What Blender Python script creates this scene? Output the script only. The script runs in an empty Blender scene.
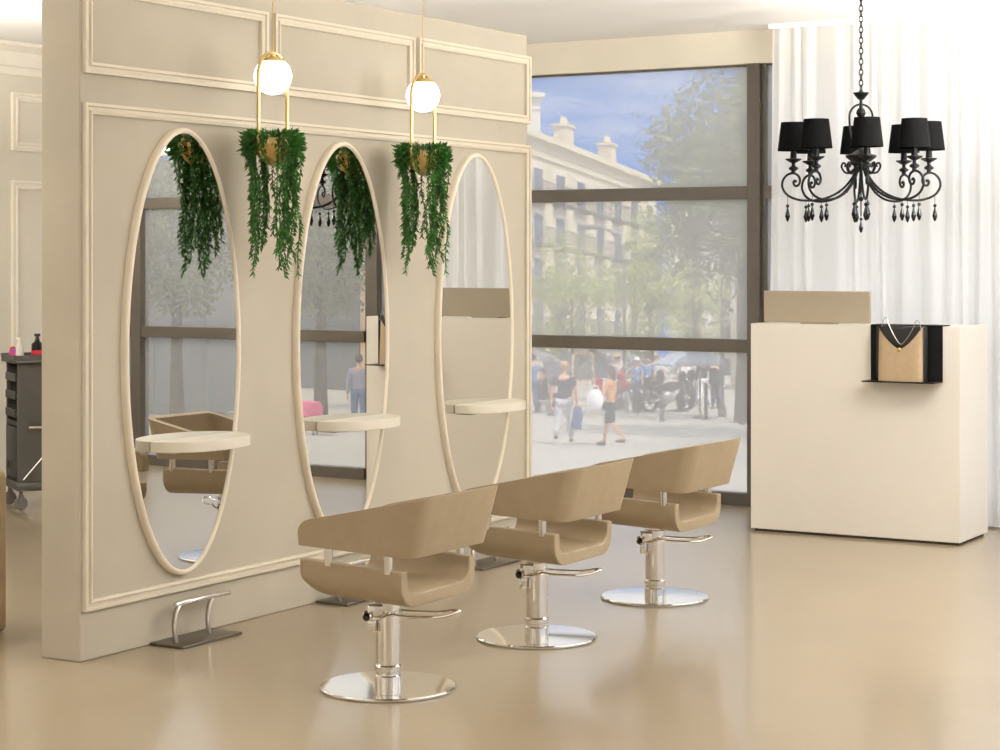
import bpy, bmesh, math, random
from mathutils import Vector, Matrix
PI = math.pi
sin, cos = math.sin, math.cos
SC = bpy.context.scene
COL = SC.collection
R = random.Random(7)

# ------------------------------------------------------------------ geometry frame
# world: x = away from the mirrored partition, y = along it towards the window wall, z up
CAM_H = 1.65
TH = math.atan(1178 / 2000)
CT, ST = cos(TH), sin(TH)

def view(X, Y):                      # metres right / ahead of the camera -> world x, y
    return X * CT - Y * ST, X * ST + Y * CT

def at(px, py, Y):                   # sight line at a given distance -> world point
    x, y = view((px - 500) / 2000 * Y, Y)
    return x, y, CAM_H + (257 - py) / 2000 * Y

def at_reflected(px, py, Y):         # the same, seen by way of the mirrors
    x, y, z = at(px, py, Y)
    return -11.12 - x, y, z

# ------------------------------------------------------------------ materials
def lin(c):
    return tuple((v / 255 / 12.92) if v / 255 <= .04045 else ((v / 255 + .055) / 1.055) ** 2.4 for v in c)

def mat(name, col, rough=.5, metal=0, noise=.06, scale=8, bump=0, coat=0, spec=.5, trans=0, srgb=True, stretch=None):
    m = bpy.data.materials.new(name); m.use_nodes = True
    nt = m.node_tree; n = nt.nodes; l = nt.links
    b = n['Principled BSDF']
    c = lin(col) if srgb else col
    b.inputs['Roughness'].default_value = rough
    b.inputs['Metallic'].default_value = metal
    b.inputs['Specular IOR Level'].default_value = spec
    b.inputs['Coat Weight'].default_value = coat
    b.inputs['Coat Roughness'].default_value = .12
    tc = n.new('ShaderNodeTexCoord'); nz = n.new('ShaderNodeTexNoise')
    nz.inputs['Scale'].default_value = scale; nz.inputs['Detail'].default_value = 4
    if stretch:
        mp = n.new('ShaderNodeMapping'); mp.inputs['Scale'].default_value = stretch
        l.new(tc.outputs['Object'], mp.inputs['Vector']); l.new(mp.outputs['Vector'], nz.inputs['Vector'])
    else:
        l.new(tc.outputs['Object'], nz.inputs['Vector'])
    rp = n.new('ShaderNodeValToRGB')
    rp.color_ramp.elements[0].position = .3; rp.color_ramp.elements[1].position = .7
    rp.color_ramp.elements[0].color = tuple(max(0, v * (1 - noise)) for v in c) + (1,)
    rp.color_ramp.elements[1].color = tuple(min(1, v * (1 + noise)) for v in c) + (1,)
    l.new(nz.outputs['Fac'], rp.inputs['Fac']); l.new(rp.outputs['Color'], b.inputs['Base Color'])
    if bump:
        bp = n.new('ShaderNodeBump'); bp.inputs['Strength'].default_value = bump; bp.inputs['Distance'].default_value = .004
        l.new(nz.outputs['Fac'], bp.inputs['Height']); l.new(bp.outputs['Normal'], b.inputs['Normal'])
    if trans:
        tl = n.new('ShaderNodeBsdfTranslucent'); mx = n.new('ShaderNodeMixShader'); mx.inputs[0].default_value = trans
        l.new(rp.outputs['Color'], tl.inputs['Color'])
        l.new(b.outputs[0], mx.inputs[1]); l.new(tl.outputs[0], mx.inputs[2])
        l.new(mx.outputs[0], n['Material Output'].inputs['Surface'])
    return m

def emit_mat(name, col, strength):
    m = bpy.data.materials.new(name); m.use_nodes = True
    nt = m.node_tree; nt.nodes.clear()
    e = nt.nodes.new('ShaderNodeEmission'); o = nt.nodes.new('ShaderNodeOutputMaterial')
    e.inputs[0].default_value = col + (1,); e.inputs[1].default_value = strength
    nt.links.new(e.outputs[0], o.inputs[0])
    return m

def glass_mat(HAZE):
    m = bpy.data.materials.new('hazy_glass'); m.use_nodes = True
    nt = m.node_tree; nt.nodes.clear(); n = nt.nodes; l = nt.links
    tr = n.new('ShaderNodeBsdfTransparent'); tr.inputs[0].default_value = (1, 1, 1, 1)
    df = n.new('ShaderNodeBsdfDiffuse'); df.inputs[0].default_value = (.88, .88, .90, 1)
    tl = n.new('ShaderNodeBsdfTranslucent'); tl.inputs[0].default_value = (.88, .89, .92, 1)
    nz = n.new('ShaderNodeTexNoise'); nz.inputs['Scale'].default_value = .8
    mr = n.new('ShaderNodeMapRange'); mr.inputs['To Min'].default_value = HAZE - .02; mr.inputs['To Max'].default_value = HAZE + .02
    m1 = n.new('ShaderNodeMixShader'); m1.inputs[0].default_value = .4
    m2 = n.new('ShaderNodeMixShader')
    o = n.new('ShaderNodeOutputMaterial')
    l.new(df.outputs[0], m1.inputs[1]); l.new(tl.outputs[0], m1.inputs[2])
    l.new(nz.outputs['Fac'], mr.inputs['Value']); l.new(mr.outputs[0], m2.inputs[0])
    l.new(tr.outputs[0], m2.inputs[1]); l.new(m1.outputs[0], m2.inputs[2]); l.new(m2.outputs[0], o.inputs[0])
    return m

def curtain_mat():
    m = bpy.data.materials.new('sheer_curtain'); m.use_nodes = True
    nt = m.node_tree; nt.nodes.clear(); n = nt.nodes; l = nt.links
    df = n.new('ShaderNodeBsdfDiffuse'); df.inputs[0].default_value = (.985, .98, .97, 1)
    tl = n.new('ShaderNodeBsdfTranslucent'); tl.inputs[0].default_value = (.98, .98, .97, 1)
    tr = n.new('ShaderNodeBsdfTransparent')
    wv = n.new('ShaderNodeTexNoise'); wv.inputs['Scale'].default_value = 60
    mr = n.new('ShaderNodeMapRange'); mr.inputs['To Min'].default_value = .08; mr.inputs['To Max'].default_value = .14
    m1 = n.new('ShaderNodeMixShader'); m1.inputs[0].default_value = .55
    m2 = n.new('ShaderNodeMixShader'); o = n.new('ShaderNodeOutputMaterial')
    l.new(df.outputs[0], m1.inputs[1]); l.new(tl.outputs[0], m1.inputs[2])
    l.new(wv.outputs['Fac'], mr.inputs['Value']); l.new(mr.outputs[0], m2.inputs[0])
    l.new(m1.outputs[0], m2.inputs[1]); l.new(tr.outputs[0], m2.inputs[2]); l.new(m2.outputs[0], o.inputs[0])
    return m

M = dict(
    plaster=mat('beige_plaster', (180, 170, 151), .85, noise=.05, scale=2.2, bump=.05),
    moulding=mat('cream_moulding', (210, 199, 178), .6, noise=.03),
    ceiling=mat('ceiling_paint', (250, 248, 244), .9, noise=.015, scale=2),
    farwall=mat('pale_wall_paint', (222, 214, 196), .85, noise=.04, scale=2),
    farmould=mat('pale_moulding', (240, 232, 215), .6, noise=.02),
    floor=mat('poured_resin_floor', (155, 139, 113), .28, noise=.05, scale=1.1, spec=.5, coat=.5),
    frame=mat('bronze_window_frame', (84, 76, 65), .45, noise=.05, spec=.4),
    glass=glass_mat(.28), thinveilglass=glass_mat(.17),  # right-hand panes get a thinner painted veil, offsetting the lamp wash there
    curtain=curtain_mat(),
    chrome=mat('chrome', (232, 228, 222), .07, 1, noise=.01),
    steel=mat('brushed_steel', (170, 160, 148), .3, 1, noise=.06, scale=30),
    steelplate=mat('dark_steel_plate', (118, 110, 98), .38, .9, noise=.05, scale=20),
    mirror=mat('mirror_silver', (221, 219, 212), .0, 1, noise=.002),
    mirrorframe=mat('cream_lacquer', (226, 213, 190), .45, noise=.02),
    ledge=mat('ivory_stone_ledge', (216, 207, 188), .4, noise=.03, scale=14),
    leather=mat('taupe_leather', (155, 137, 110), .52, noise=.05, scale=14, bump=.03, spec=.35),
    leatherlight=mat('tan_leather', (166, 142, 110), .5, noise=.04, scale=30, bump=.03),
    desk=mat('ivory_desk_lacquer', (228, 221, 209), .35, noise=.012, scale=3),
    deskbase=mat('desk_shadow_gap', (60, 50, 40), .7),  # dark tone paints the shade in the gap under the desk
    panel=mat('taupe_panel', (160, 147, 126), .45, noise=.02),
    black=mat('black_metal', (9, 8, 8), .45, noise=.1, spec=.22),
    blackgloss=mat('black_gloss', (9, 8, 8), .2, noise=.1, spec=.35),
    blackfab=mat('black_shade_cloth', (8, 8, 8), .9, noise=.15, scale=90, spec=.08),
    blackleather=mat('black_leather', (12, 11, 11), .5, noise=.1, scale=60),
    brass=mat('brushed_brass', (218, 190, 128), .3, 1, noise=.05, scale=24),
    globe=emit_mat('opal_globe', (1, .97, .92), 4.5),
    leaf=mat('fern_leaf', (60, 108, 42), .5, noise=.5, scale=26, spec=.3, trans=.2),
    stem=mat('vine_stem', (48, 72, 30), .7),
    soil=mat('potting_soil', (56, 42, 28), .95),
    plastic=mat('charcoal_plastic', (62, 58, 52), .5, noise=.06),
    darkplastic=mat('dark_plastic', (32, 30, 28), .5, noise=.06),
    rubber=mat('grey_rubber', (96, 92, 86), .6),
    pink=mat('pink_plastic', (222, 70, 140), .4), red=mat('red_plastic', (196, 36, 52), .4),
    purple=mat('purple_plastic', (150, 80, 170), .4), clear=mat('pale_bottle', (214, 206, 194), .3),
    fillglow=emit_mat('fill_light_glow', (1, .995, .98), 45.0), standfillglow=emit_mat('stand_fill_light_glow', (1, .995, .98), 430.0), upfillglow=emit_mat('up_fill_light_glow', (1, .995, .98), 190.0), softfillglow=emit_mat('soft_fill_light_glow', (1, .995, .98), 22.0),  # glow of the added fill lights only
    white=mat('white_metal', (238, 236, 230), .5),
)

# ------------------------------------------------------------------ mesh builder
class MB:
    def __init__(s): s.bm = bmesh.new()
    def add(s, vs, fs):
        v = [s.bm.verts.new(p) for p in vs]
        for f in fs:
            try: s.bm.faces.new([v[i] for i in f])
            except ValueError: pass
        return v
    def box(s, c, d, rz=0, bev=0, mtx=None):
        x, y, z = d[0] / 2, d[1] / 2, d[2] / 2
        m = mtx if mtx is not None else Matrix.Translation(c) @ Matrix.Rotation(rz, 4, 'Z')
        p = [m @ Vector(q) for q in ((-x, -y, -z), (x, -y, -z), (x, y, -z), (-x, y, -z), (-x, -y, z), (x, -y, z), (x, y, z), (-x, y, z))]
        v = s.add(p, [(3, 2, 1, 0), (4, 5, 6, 7), (0, 1, 5, 4), (1, 2, 6, 5), (2, 3, 7, 6), (3, 0, 4, 7)])
        if bev:
            es = list({e for q in v for e in q.link_edges})
            bmesh.ops.bevel(s.bm, geom=es, offset=bev, segments=2, affect='EDGES', profile=.5)
        return s
    def span(s, a, b, bev=0):
        return s.box([(a[i] + b[i]) / 2 for i in range(3)], [abs(b[i] - a[i]) for i in range(3)], bev=bev)
    def lathe(s, prof, c=(0, 0, 0), n=32, mtx=None):   # prof: (r, z) bottom to top
        m = mtx if mtx is not None else Matrix.Translation(c)
        rings = []
        for r, z in prof:
            if r < 1e-6: rings.append([s.bm.verts.new(m @ Vector((0, 0, z)))])
            else: rings.append([s.bm.verts.new(m @ Vector((r * cos(2 * PI * k / n), r * sin(2 * PI * k / n), z))) for k in range(n)])
        for a, b in zip(rings, rings[1:]):
            for k in range(n):
                q = [a[k % len(a)], a[(k + 1) % len(a)], b[(k + 1) % len(b)], b[k % len(b)]]
                u = []
                for w in q:
                    if w not in u: u.append(w)
                if len(u) > 2:
                    try: s.bm.faces.new(u)
                    except ValueError: pass
        for rg, fl in ((rings[0], True), (rings[-1], False)):
            if len(rg) > 2:
                try: s.bm.faces.new(rg[::-1] if fl else rg)
                except ValueError: pass
        return s
    def tube(s, pts, r, n=10, closed=False, cap=True):
        P = [Vector(p) for p in pts]; N = len(P)
        rr = r if isinstance(r, (list, tuple)) else [r] * N
        rings = []; up = None
        for i in range(N):
            a = P[(i - 1) % N] if (closed or i > 0) else P[i]
            b = P[(i + 1) % N] if (closed or i < N - 1) else P[i]
            t = (b - a)
            t = t.normalized() if t.length > 1e-9 else Vector((0, 0, 1))
            if up is None:
                up = t.orthogonal().normalized()
            else:
                up = up - t * up.dot(t)
                up = up.normalized() if up.length > 1e-6 else t.orthogonal().normalized()
            w = t.cross(up)
            rings.append([s.bm.verts.new(P[i] + (up * cos(2 * PI * k / n) + w * sin(2 * PI * k / n)) * rr[i]) for k in range(n)])
        for i in range(N if closed else N - 1):
            a, b = rings[i], rings[(i + 1) % N]
            for k in range(n):
                s.bm.faces.new((a[k], a[(k + 1) % n], b[(k + 1) % n], b[k]))
        if cap and not closed:
            s.bm.faces.new(rings[0][::-1]); s.bm.faces.new(rings[-1])
        return s
    def prism(s, poly, f):           # poly: list of 2D; f(p, 0 or 1) -> 3D
        n = len(poly)
        vs = [f(p, 0) for p in poly] + [f(p, 1) for p in poly]
        s.add(vs, [tuple(range(n))[::-1], tuple(range(n, 2 * n))] + [(i, (i + 1) % n, n + (i + 1) % n, n + i) for i in range(n)])
        return s
    def grid(s, f, nu, nv, closed_u=False):
        v = [[s.bm.verts.new(f(i, j)) for j in range(nv)] for i in range(nu)]
        for i in range(nu if closed_u else nu - 1):
            for j in range(nv - 1):
                a, b = v[i], v[(i + 1) % nu]
                s.bm.faces.new((a[j], b[j], b[j + 1], a[j + 1]))
        return s
    def sphere(s, c, r, n=20, m=12, sc=(1, 1, 1)):
        c = Vector(c)
        mt = Matrix.Translation(c) @ Matrix.Diagonal((sc[0], sc[1], sc[2], 1))
        return s.lathe([(r * sin(PI * k / m) if 0 < k < m else 0, -r * cos(PI * k / m)) for k in range(m + 1)], n=n, mtx=mt)
    def build(s, name, m, parent=None, smooth=35, loc=None, bevel=0):
        bmesh.ops.recalc_face_normals(s.bm, faces=s.bm.faces)
        me = bpy.data.meshes.new(name); s.bm.to_mesh(me); s.bm.free()
        me.materials.append(M[m] if isinstance(m, str) else m)
        if smooth:
            me.shade_smooth(); me.set_sharp_from_angle(angle=math.radians(smooth))
        o = bpy.data.objects.new(name, me); COL.objects.link(o)
        if parent: o.parent = parent
        if loc: o.location = loc
        if bevel:
            b = o.modifiers.new('soft_edges', 'BEVEL'); b.width = bevel; b.segments = 3; b.limit_method = 'ANGLE'; b.angle_limit = .7
        return o

def tag(o, label, cat, group=None, kind=None):
    o['label'] = label; o['category'] = cat
    if group: o['group'] = group
    if kind: o['kind'] = kind
    return o

def thing(name, label, cat, loc=(0, 0, 0), rz=0, group=None):
    o = bpy.data.objects.new(name, None); COL.objects.link(o)
    o.empty_display_size = .1
    o.location = loc; o.rotation_euler = (0, 0, rz)
    return tag(o, label, cat, group)

def struct(o): o['kind'] = 'structure'; return o

def kids(o): return [c for c in bpy.data.objects if c.parent == o]

def dup(o, parent=None):
    c = o.copy(); COL.objects.link(c)
    if parent: c.parent = parent
    for ch in kids(o):
        dup(ch, c)
    return c

def arc(cx, cy, r, a0, a1, n=8):
    return [(cx + r * cos(a0 + (a1 - a0) * k / n), cy + r * sin(a0 + (a1 - a0) * k / n)) for k in range(n + 1)]

def smooth_path(pts, k=4):           # rounded curve through the points
    P = [Vector(p) for p in pts]; out = []
    for i in range(len(P) - 1):
        a, b_, c, d = P[max(i - 1, 0)], P[i], P[i + 1], P[min(i + 2, len(P) - 1)]
        for j in range(k):
            t = j / k
            out.append(.5 * ((2 * b_) + (c - a) * t + (2 * a - 5 * b_ + 4 * c - d) * t * t + (3 * b_ - a - 3 * c + d) * t ** 3))
    return out + [P[-1]]

# ------------------------------------------------------------------ the room shell
WX, WT = -5.60, .21            # partition front plane, thickness
PY0, PY1, PZ = 6.14, 9.81, 2.90
UW = 12.237                     # inner face of window wall
CZ = 3.15
X0, X1, YB = -10.1, 3.2, -2.6
b = MB(); b.span((X0 - .2, YB - .2, -.12), (X1 + .2, UW + .14, 0)); struct(b.build('floor', 'floor', smooth=0))
b = MB(); b.span((X0 - .2, YB - .2, CZ), (X1 + .2, UW + .14, CZ + .25)); struct(b.build('ceiling', 'ceiling', smooth=0))
b = MB(); b.span((WX - WT, PY0, 0), (WX, PY1, PZ), bev=.006); struct(b.build('wall_partition', 'plaster', smooth=0))
b = MB(); b.span((X0 - .15, YB, 0), (X0, UW, CZ)); struct(b.build('wall_left', 'farwall', smooth=0))
b = MB(); b.span((X0, YB - .15, 0), (X1, YB, CZ)); struct(b.build('wall_back', 'ceiling', smooth=0))
b = MB(); b.span((X0, UW, 2.93), (X1, UW + .14, CZ)); struct(b.build('wall_window_header', 'farwall', smooth=0))
# right-hand wall with two tall openings
b = MB()
for a, c in (((X1, YB, 0), (X1 + .15, 4.6, CZ)), ((X1, 7.4, 0), (X1 + .15, 8.2, CZ)), ((X1, 11.0, 0), (X1 + .15, UW, CZ)),
             ((X1, 4.6, 2.8), (X1 + .15, 7.4, CZ)), ((X1, 8.2, 2.8), (X1 + .15, 11.0, CZ))):
    b.span(a, c)
struct(b.build('wall_right', 'ceiling', smooth=0))

# window wall: bays between bronze posts, each bay a window of its own
posts = [-10.0, -7.62, -5.25, -2.83, -.563, 1.7, 3.12]
for i in range(len(posts) - 1):
    a, c = posts[i], posts[i + 1]
    f = MB()
    f.span((a - .062, UW, 0), (a + .03, UW + .11, 2.93), bev=.004)
    f.span((a + .03, UW + .03, .08), (a + .062, UW + .11, 2.93))
    if i == len(posts) - 2: f.span((c - .06, UW, 0), (c + .06, UW + .11, 2.93), bev=.004)
    e0, e1 = a + .062, c - .062
    f.span((e0, UW + .012, 0), (e1, UW + .11, .081), bev=.003)
    f.span((e0, UW + .012, 1.015), (e1, UW + .10, 1.102), bev=.003)
    f.span((e0, UW + .012, 2.034), (e1, UW + .10, 2.12), bev=.003)
    f.span((e0, UW + .05, 2.915), (e1, UW + .10, 2.93))
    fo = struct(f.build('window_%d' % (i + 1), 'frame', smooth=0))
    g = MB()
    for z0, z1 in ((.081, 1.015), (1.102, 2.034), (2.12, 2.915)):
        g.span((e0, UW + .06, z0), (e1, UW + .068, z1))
    g.build('glass_pane', 'glass' if i < 3 else 'thinveilglass', fo, smooth=0)

# mouldings
def rect_trim(name, m, u0, u1, z0, z1, x, w=.045, d=.022, axis='x'):
    pr = [(0, 0), (0, d), (w * .28, d), (w * .36, d * .55), (w * .62, d * .55), (w * .72, d), (w, d * .8), (w, 0)]
    rings = []
    b = MB()
    cn = [(u0, z0, 1, 1), (u1, z0, -1, 1), (u1, z1, -1, -1), (u0, z1, 1, -1)]
    for (u, z, su, sz) in cn:
        rings.append([b.bm.verts.new((x + h, u + su * t, z + sz * t)) for t, h in pr])
    n = len(pr)
    for k in range(4):
        p, q = rings[k], rings[(k + 1) % 4]
        for j in range(n):
            b.bm.faces.new((p[j], q[j], q[(j + 1) % n], p[(j + 1) % n]))
    return struct(b.build(name, m, smooth=0))
rect_trim('trim_1', 'moulding', 6.155, 9.825, .205, 2.28, WX - .001)
rect_trim('trim_2', 'moulding', 6.155, 7.38, 2.402, 2.775, WX - .001)
rect_trim('trim_3', 'moulding', 7.435, 8.62, 2.402, 2.775, WX - .001)
rect_trim('trim_4', 'moulding', 8.66, 9.825, 2.402, 2.78, WX - .001)
rect_trim('trim_5', 'farmould', 10.37, 12.0, 2.40, 2.81, X0 - .001, w=.06, d=.025)
rect_trim('trim_6', 'farmould', 10.37, 12.0, .30, 2.19, X0 - .001, w=.06, d=.025)
rect_trim('trim_7', 'farmould', 8.4, 10.2, 2.40, 2.81, X0 - .001, w=.06, d=.025)
rect_trim('trim_8', 'farmould', 8.4, 10.2, .30, 2.19, X0 - .001, w=.06, d=.025)
b = MB()
pf = [(0, 0), (.02, 0), (.035, .05), (.05, .06), (.09, .15), (.16, .19), (.17, .215), (0, .215)]
b.prism(pf, lambda p, k: (X0 + p[0], YB + .01 + k * (UW - YB - .02), 2.932 + p[1]))
struct(b.build('trim_9', 'farmould', smooth=0))

# ------------------------------------------------------------------ mirrors and ledges
MU = [6.775, 7.977, 9.222]
mir_labels = ['tall oval cream-framed mirror nearest the free end of the partition',
              'middle oval cream-framed mirror, between the two hanging plants',
              'oval cream-framed mirror nearest the street window, reflecting the reception desk']
def make_mirror():
    t = thing('wall_mirror', mir_labels[0], 'mirror', (WX, MU[0], 1.241), 0, 'oval mirrors on the partition')
    a, h, N = .389, .968, 96
    prof = [(0, 0), (0, .024), (.005, .031), (.013, .034), (.021, .03), (.025, .02), (.025, 0)]
    f = MB()
    def ring(i, j):
        th = 2 * PI * i / N; q, d = prof[j]
        nx, nz = cos(th) / a, sin(th) / h; L = math.hypot(nx, nz)
        return (d, a * cos(th) - q * nx / L, h * sin(th) - q * nz / L)
    f.grid(ring, N, len(prof), True)
    f.build('mirror_frame', 'mirrorframe', t, smooth=50)
    g = MB()
    a2, h2 = a - .022, h - .022
    v0 = [(.024, a2 * cos(2 * PI * k / N), h2 * sin(2 * PI * k / N)) for k in range(N)]
    v1 = [(.012, p[1], p[2]) for p in v0]
    g.add(v0 + v1, [tuple(range(N))] + [tuple(range(2 * N - 1, N - 1, -1))] + [(k, (k + 1) % N, N + (k + 1) % N, N + k) for k in range(N)])
    g.build('mirror_glass', 'mirror', t, smooth=0)
    return t
led_labels = ['half-oval ivory ledge across the mirror nearest the free end of the partition',
              'half-oval ivory ledge across the middle oval mirror',
              'half-oval ivory ledge across the mirror nearest the street window']
def make_ledge():
    t = thing('wall_ledge', led_labels[0], 'ledge', (WX, MU[0] + .06, .821), 0, 'half-oval ledges under the mirrors')
    b = MB(); hw, dp = .29, .205
    poly = [(-.0022, -hw)] + [(-.0022 + dp * sin(a) ** .9, -hw * cos(a)) for a in [PI * k / 30 for k in range(1, 30)]] + [(-.0022, hw)]
    b.prism(poly, lambda p, k: (p[0] + .027, p[1], k * .047))
    b.build('shelf_top', 'ledge', t, bevel=.004)
    for s in (-.15, .15):
        c = MB(); c.span((.0248, s - .05, -.012), (.07, s + .05, -.0005)); c.build('wall_bracket', 'steel', t, smooth=0)
    return t
m0, l0 = make_mirror(), make_ledge()
for k in (1, 2):
    o = dup(m0); o.location.y = MU[k]; o['label'] = mir_labels[k]
    o = dup(l0); o.location.y = MU[k] + .06; o['label'] = led_labels[k]

# ------------------------------------------------------------------ footrests
fr_labels = ['steel footrest on the floor below the mirror at the free end of the partition',
             'steel footrest on the floor below the middle mirror, behind the nearest chair',
             'steel footrest on the floor below the mirror nearest the window']
def make_footrest():
    t = thing('footrest', fr_labels[0], 'footrest', (WX, 6.765, 0), 0, 'footrests along the partition')
    b = MB(); b.span((.004, -.2, 0), (.19, .2, .012), bev=.003); b.build('base_plate', 'steelplate', t)
    for s in (-.145, .08):
        path = [(.105, s, .012), (.098, s, .05), (.09, s + .006, .085), (.082, s + .02, .115), (.076, s + .038, .14), (.072, s + .06, .157)]
        c = MB()
        c.tube(smooth_path(path), .011, 10); c.build('leg', 'steel', t)
    c = MB(); c.tube([(.072, -.115, .166), (.072, -.11, .166), (.072, .255, .166), (.072, .26, .166)], [.009, .0125, .0125, .009], 14); c.build('foot_bar', 'chrome', t)
    return t
f0 = make_footrest()
for k in (1, 2):
    o = dup(f0); o.location.y = MU[k] - .01; o['label'] = fr_labels[k]

# ------------------------------------------------------------------ styling chairs
CH = [(-4.255, 6.38), (-4.258, 7.544), (-4.265, 8.719)]
ch_labels = ['taupe styling chair nearest the viewer, on a round chrome base',
             'middle taupe styling chair of the row of three',
             'taupe styling chair farthest along the row, in front of the street window']
def make_chair():
    t = thing('styling_chair', ch_labels[0], 'chair', (CH[0][0], CH[0][1], 0), 0, 'styling chairs in front of the mirrors')
    # seat: a channel, open towards front and rear
    ow, zt, zb, ro, th, tb, ri = .26, .503, .364, .088, .043, .05, .058
    outer = [(-ow, zt)] + arc(-ow + ro, zb + ro, ro, PI, 1.5 * PI) + arc(ow - ro, zb + ro, ro, 1.5 * PI, 2 * PI) + [(ow, zt)]
    iw, ib = ow - th, zb + tb
    inner = [(iw, zt)] + arc(iw - ri, ib + ri, ri, 0, -.5 * PI) + arc(-iw + ri, ib + ri, ri, -.5 * PI, -PI) + [(-iw, zt)]
    b = MB(); xs = [-.228, -.222, -.205, -.18, -.14, 0, .14, .232]
    rings = []
    for x in xs:
        lift = .034 * max(0, (-x - .14) / .088) ** 2
        rg = []
        for k, (y, z) in enumerate(outer + inner):
            zz = z - x * .04
            if k < len(outer) and z < zt - .001: zz += lift * (1 - (z - zb) / (zt - zb))
            rg.append(b.bm.verts.new((x, y, zz)))
        rings.append(rg)
    n = len(rings[0])
    for p, q in zip(rings, rings[1:]):
        for k in range(n): b.bm.faces.new((p[k], p[(k + 1) % n], q[(k + 1) % n], q[k]))
    no = len(outer)
    for rg in (rings[0], rings[-1]):
        for k in range(no - 1):
            b.bm.faces.new((rg[k], rg[k + 1], rg[n - 2 - k], rg[n - 1 - k]))
    b.build('seat', 'leather', t, bevel=.007, smooth=40)
    # wrap-round back and arms, one band
    def path(tt, off):
        xr = .288 + .062 * tt - off; w = .281 + .006 * tt - off; r = max(.07 - off, .018)
        pts = [(x, -w) for x in (-.218, -.214, -.204, -.188, -.16, -.12, -.04, .06, .16)]
        pts += arc(xr - r, -w + r, r, -.5 * PI, 0, 8)
        pts += [(xr, y) for y in (-.12, -.04, .04, .12)]
        pts += arc(xr - r, w - r, r, 0, .5 * PI, 8)
        pts += [(x, w) for x in (.16, .06, -.04, -.12, -.16, -.188, -.204, -.214, -.218)]
        return pts
    def zbot(x): return .566 - (x + .226) * .034
    def ztop(x):
        z = .657 + (x + .218) * .207
        d = x + .218
        if d < .05: z -= .04 * (1 - math.sqrt(max(0, 1 - (1 - d / .05) ** 2)))
        return z
    b = MB(); T = [0, .12, .5, .88, 1]
    O = [path(q, 0) for q in T]; I = [path(q, .045) for q in T]
    N = len(O[0])
    def vert(P, q, i):
        x, y = P[i]; return b.bm.verts.new((x, y, zbot(x) + (ztop(x) - zbot(x)) * q))
    VO = [[vert(O[j], T[j], i) for i in range(N)] for j in range(5)]
    VI = [[vert(I[j], T[j], i) for i in range(N)] for j in range(5)]
    for i in range(N - 1):
        for j in range(4):
            b.bm.faces.new((VO[j][i], VO[j][i + 1], VO[j + 1][i + 1], VO[j + 1][i]))
            b.bm.faces.new((VI[j][i + 1], VI[j][i], VI[j + 1][i], VI[j + 1][i + 1]))
        b.bm.faces.new((VO[4][i], VO[4][i + 1], VI[4][i + 1], VI[4][i]))
        b.bm.faces.new((VO[0][i + 1], VO[0][i], VI[0][i], VI[0][i + 1]))
    for i in (0, N - 1):
        for j in range(4): b.bm.faces.new((VO[j][i], VI[j][i], VI[j + 1][i], VO[j + 1][i]))
    b.build('backrest', 'leather', t, bevel=.006, smooth=40)
    for x in (-.10, .168):
        for s in (-1, 1):
            c = MB(); c.lathe([(.0165, .49 - x * .04), (.0165, .575)], (x, s * .2505, 0), 16); c.build('support_post', 'chrome', t)
    c = MB(); c.lathe([(.255, 0), (.262, .003), (.262, .009), (.257, .013), (.06, .0165), (.0, .0165)], n=72); c.build('base', 'chrome', t, smooth=25)
    c = MB(); c.lathe([(.051, .0155), (.051, .05), (.047, .054), (.047, .066), (.051, .07), (.051, .088), (.046, .094), (.046, .30), (.05, .303), (.05, .33), (.036, .332), (.036, .378)], n=40)
    c.build('column', 'chrome', t)
    # foot pump on the side of the column, with its loop lever
    rx, ry = CT, ST                                  # lever swings out beside the column
    def L(r, f, z): return (rx * r - ry * f, ry * r + rx * f, z)
    pb = MB(); pb.box(L(-.045, -.035, .30), (.06, .05, .055), TH, bev=.006)
    pb.lathe([(.018, -.02), (.02, -.015), (.02, .015), (.018, .02)], n=16, mtx=Matrix.Translation(L(-.068, -.045, .285)) @ Matrix.Rotation(PI / 2, 4, 'Y'))
    pb.box(L(-.06, -.03, .245), (.032, .03, .05), TH, bev=.004)
    po = pb.build('pump_housing', 'chrome', t)
    lp = [L(-.072, -.055, .285), L(-.03, -.07, .29), L(.02, -.075, .305), L(.06, -.07, .298), L(.15, -.06, .292), L(.215, -.05, .294), L(.265, -.035, .308),
          L(.275, -.01, .312), L(.25, .008, .308), L(.19, .012, .30), L(.10, .01, .303), L(.05, .005, .308)]
    lp = [(q[0], q[1], q[2] - .012) for q in lp]
    lv = MB(); lv.tube(smooth_path(lp), .0055, 8); lv.build('pump_lever', 'chrome', t)
    kb = MB(); kb.sphere(L(-.078, -.06, .283), .016, 14, 8); kb.build('knob', 'blackgloss', po)
    return t
c0 = make_chair()
for k in (1, 2):
    o = dup(c0); o.location = (CH[k][0], CH[k][1], 0); o['label'] = ch_labels[k]

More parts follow.
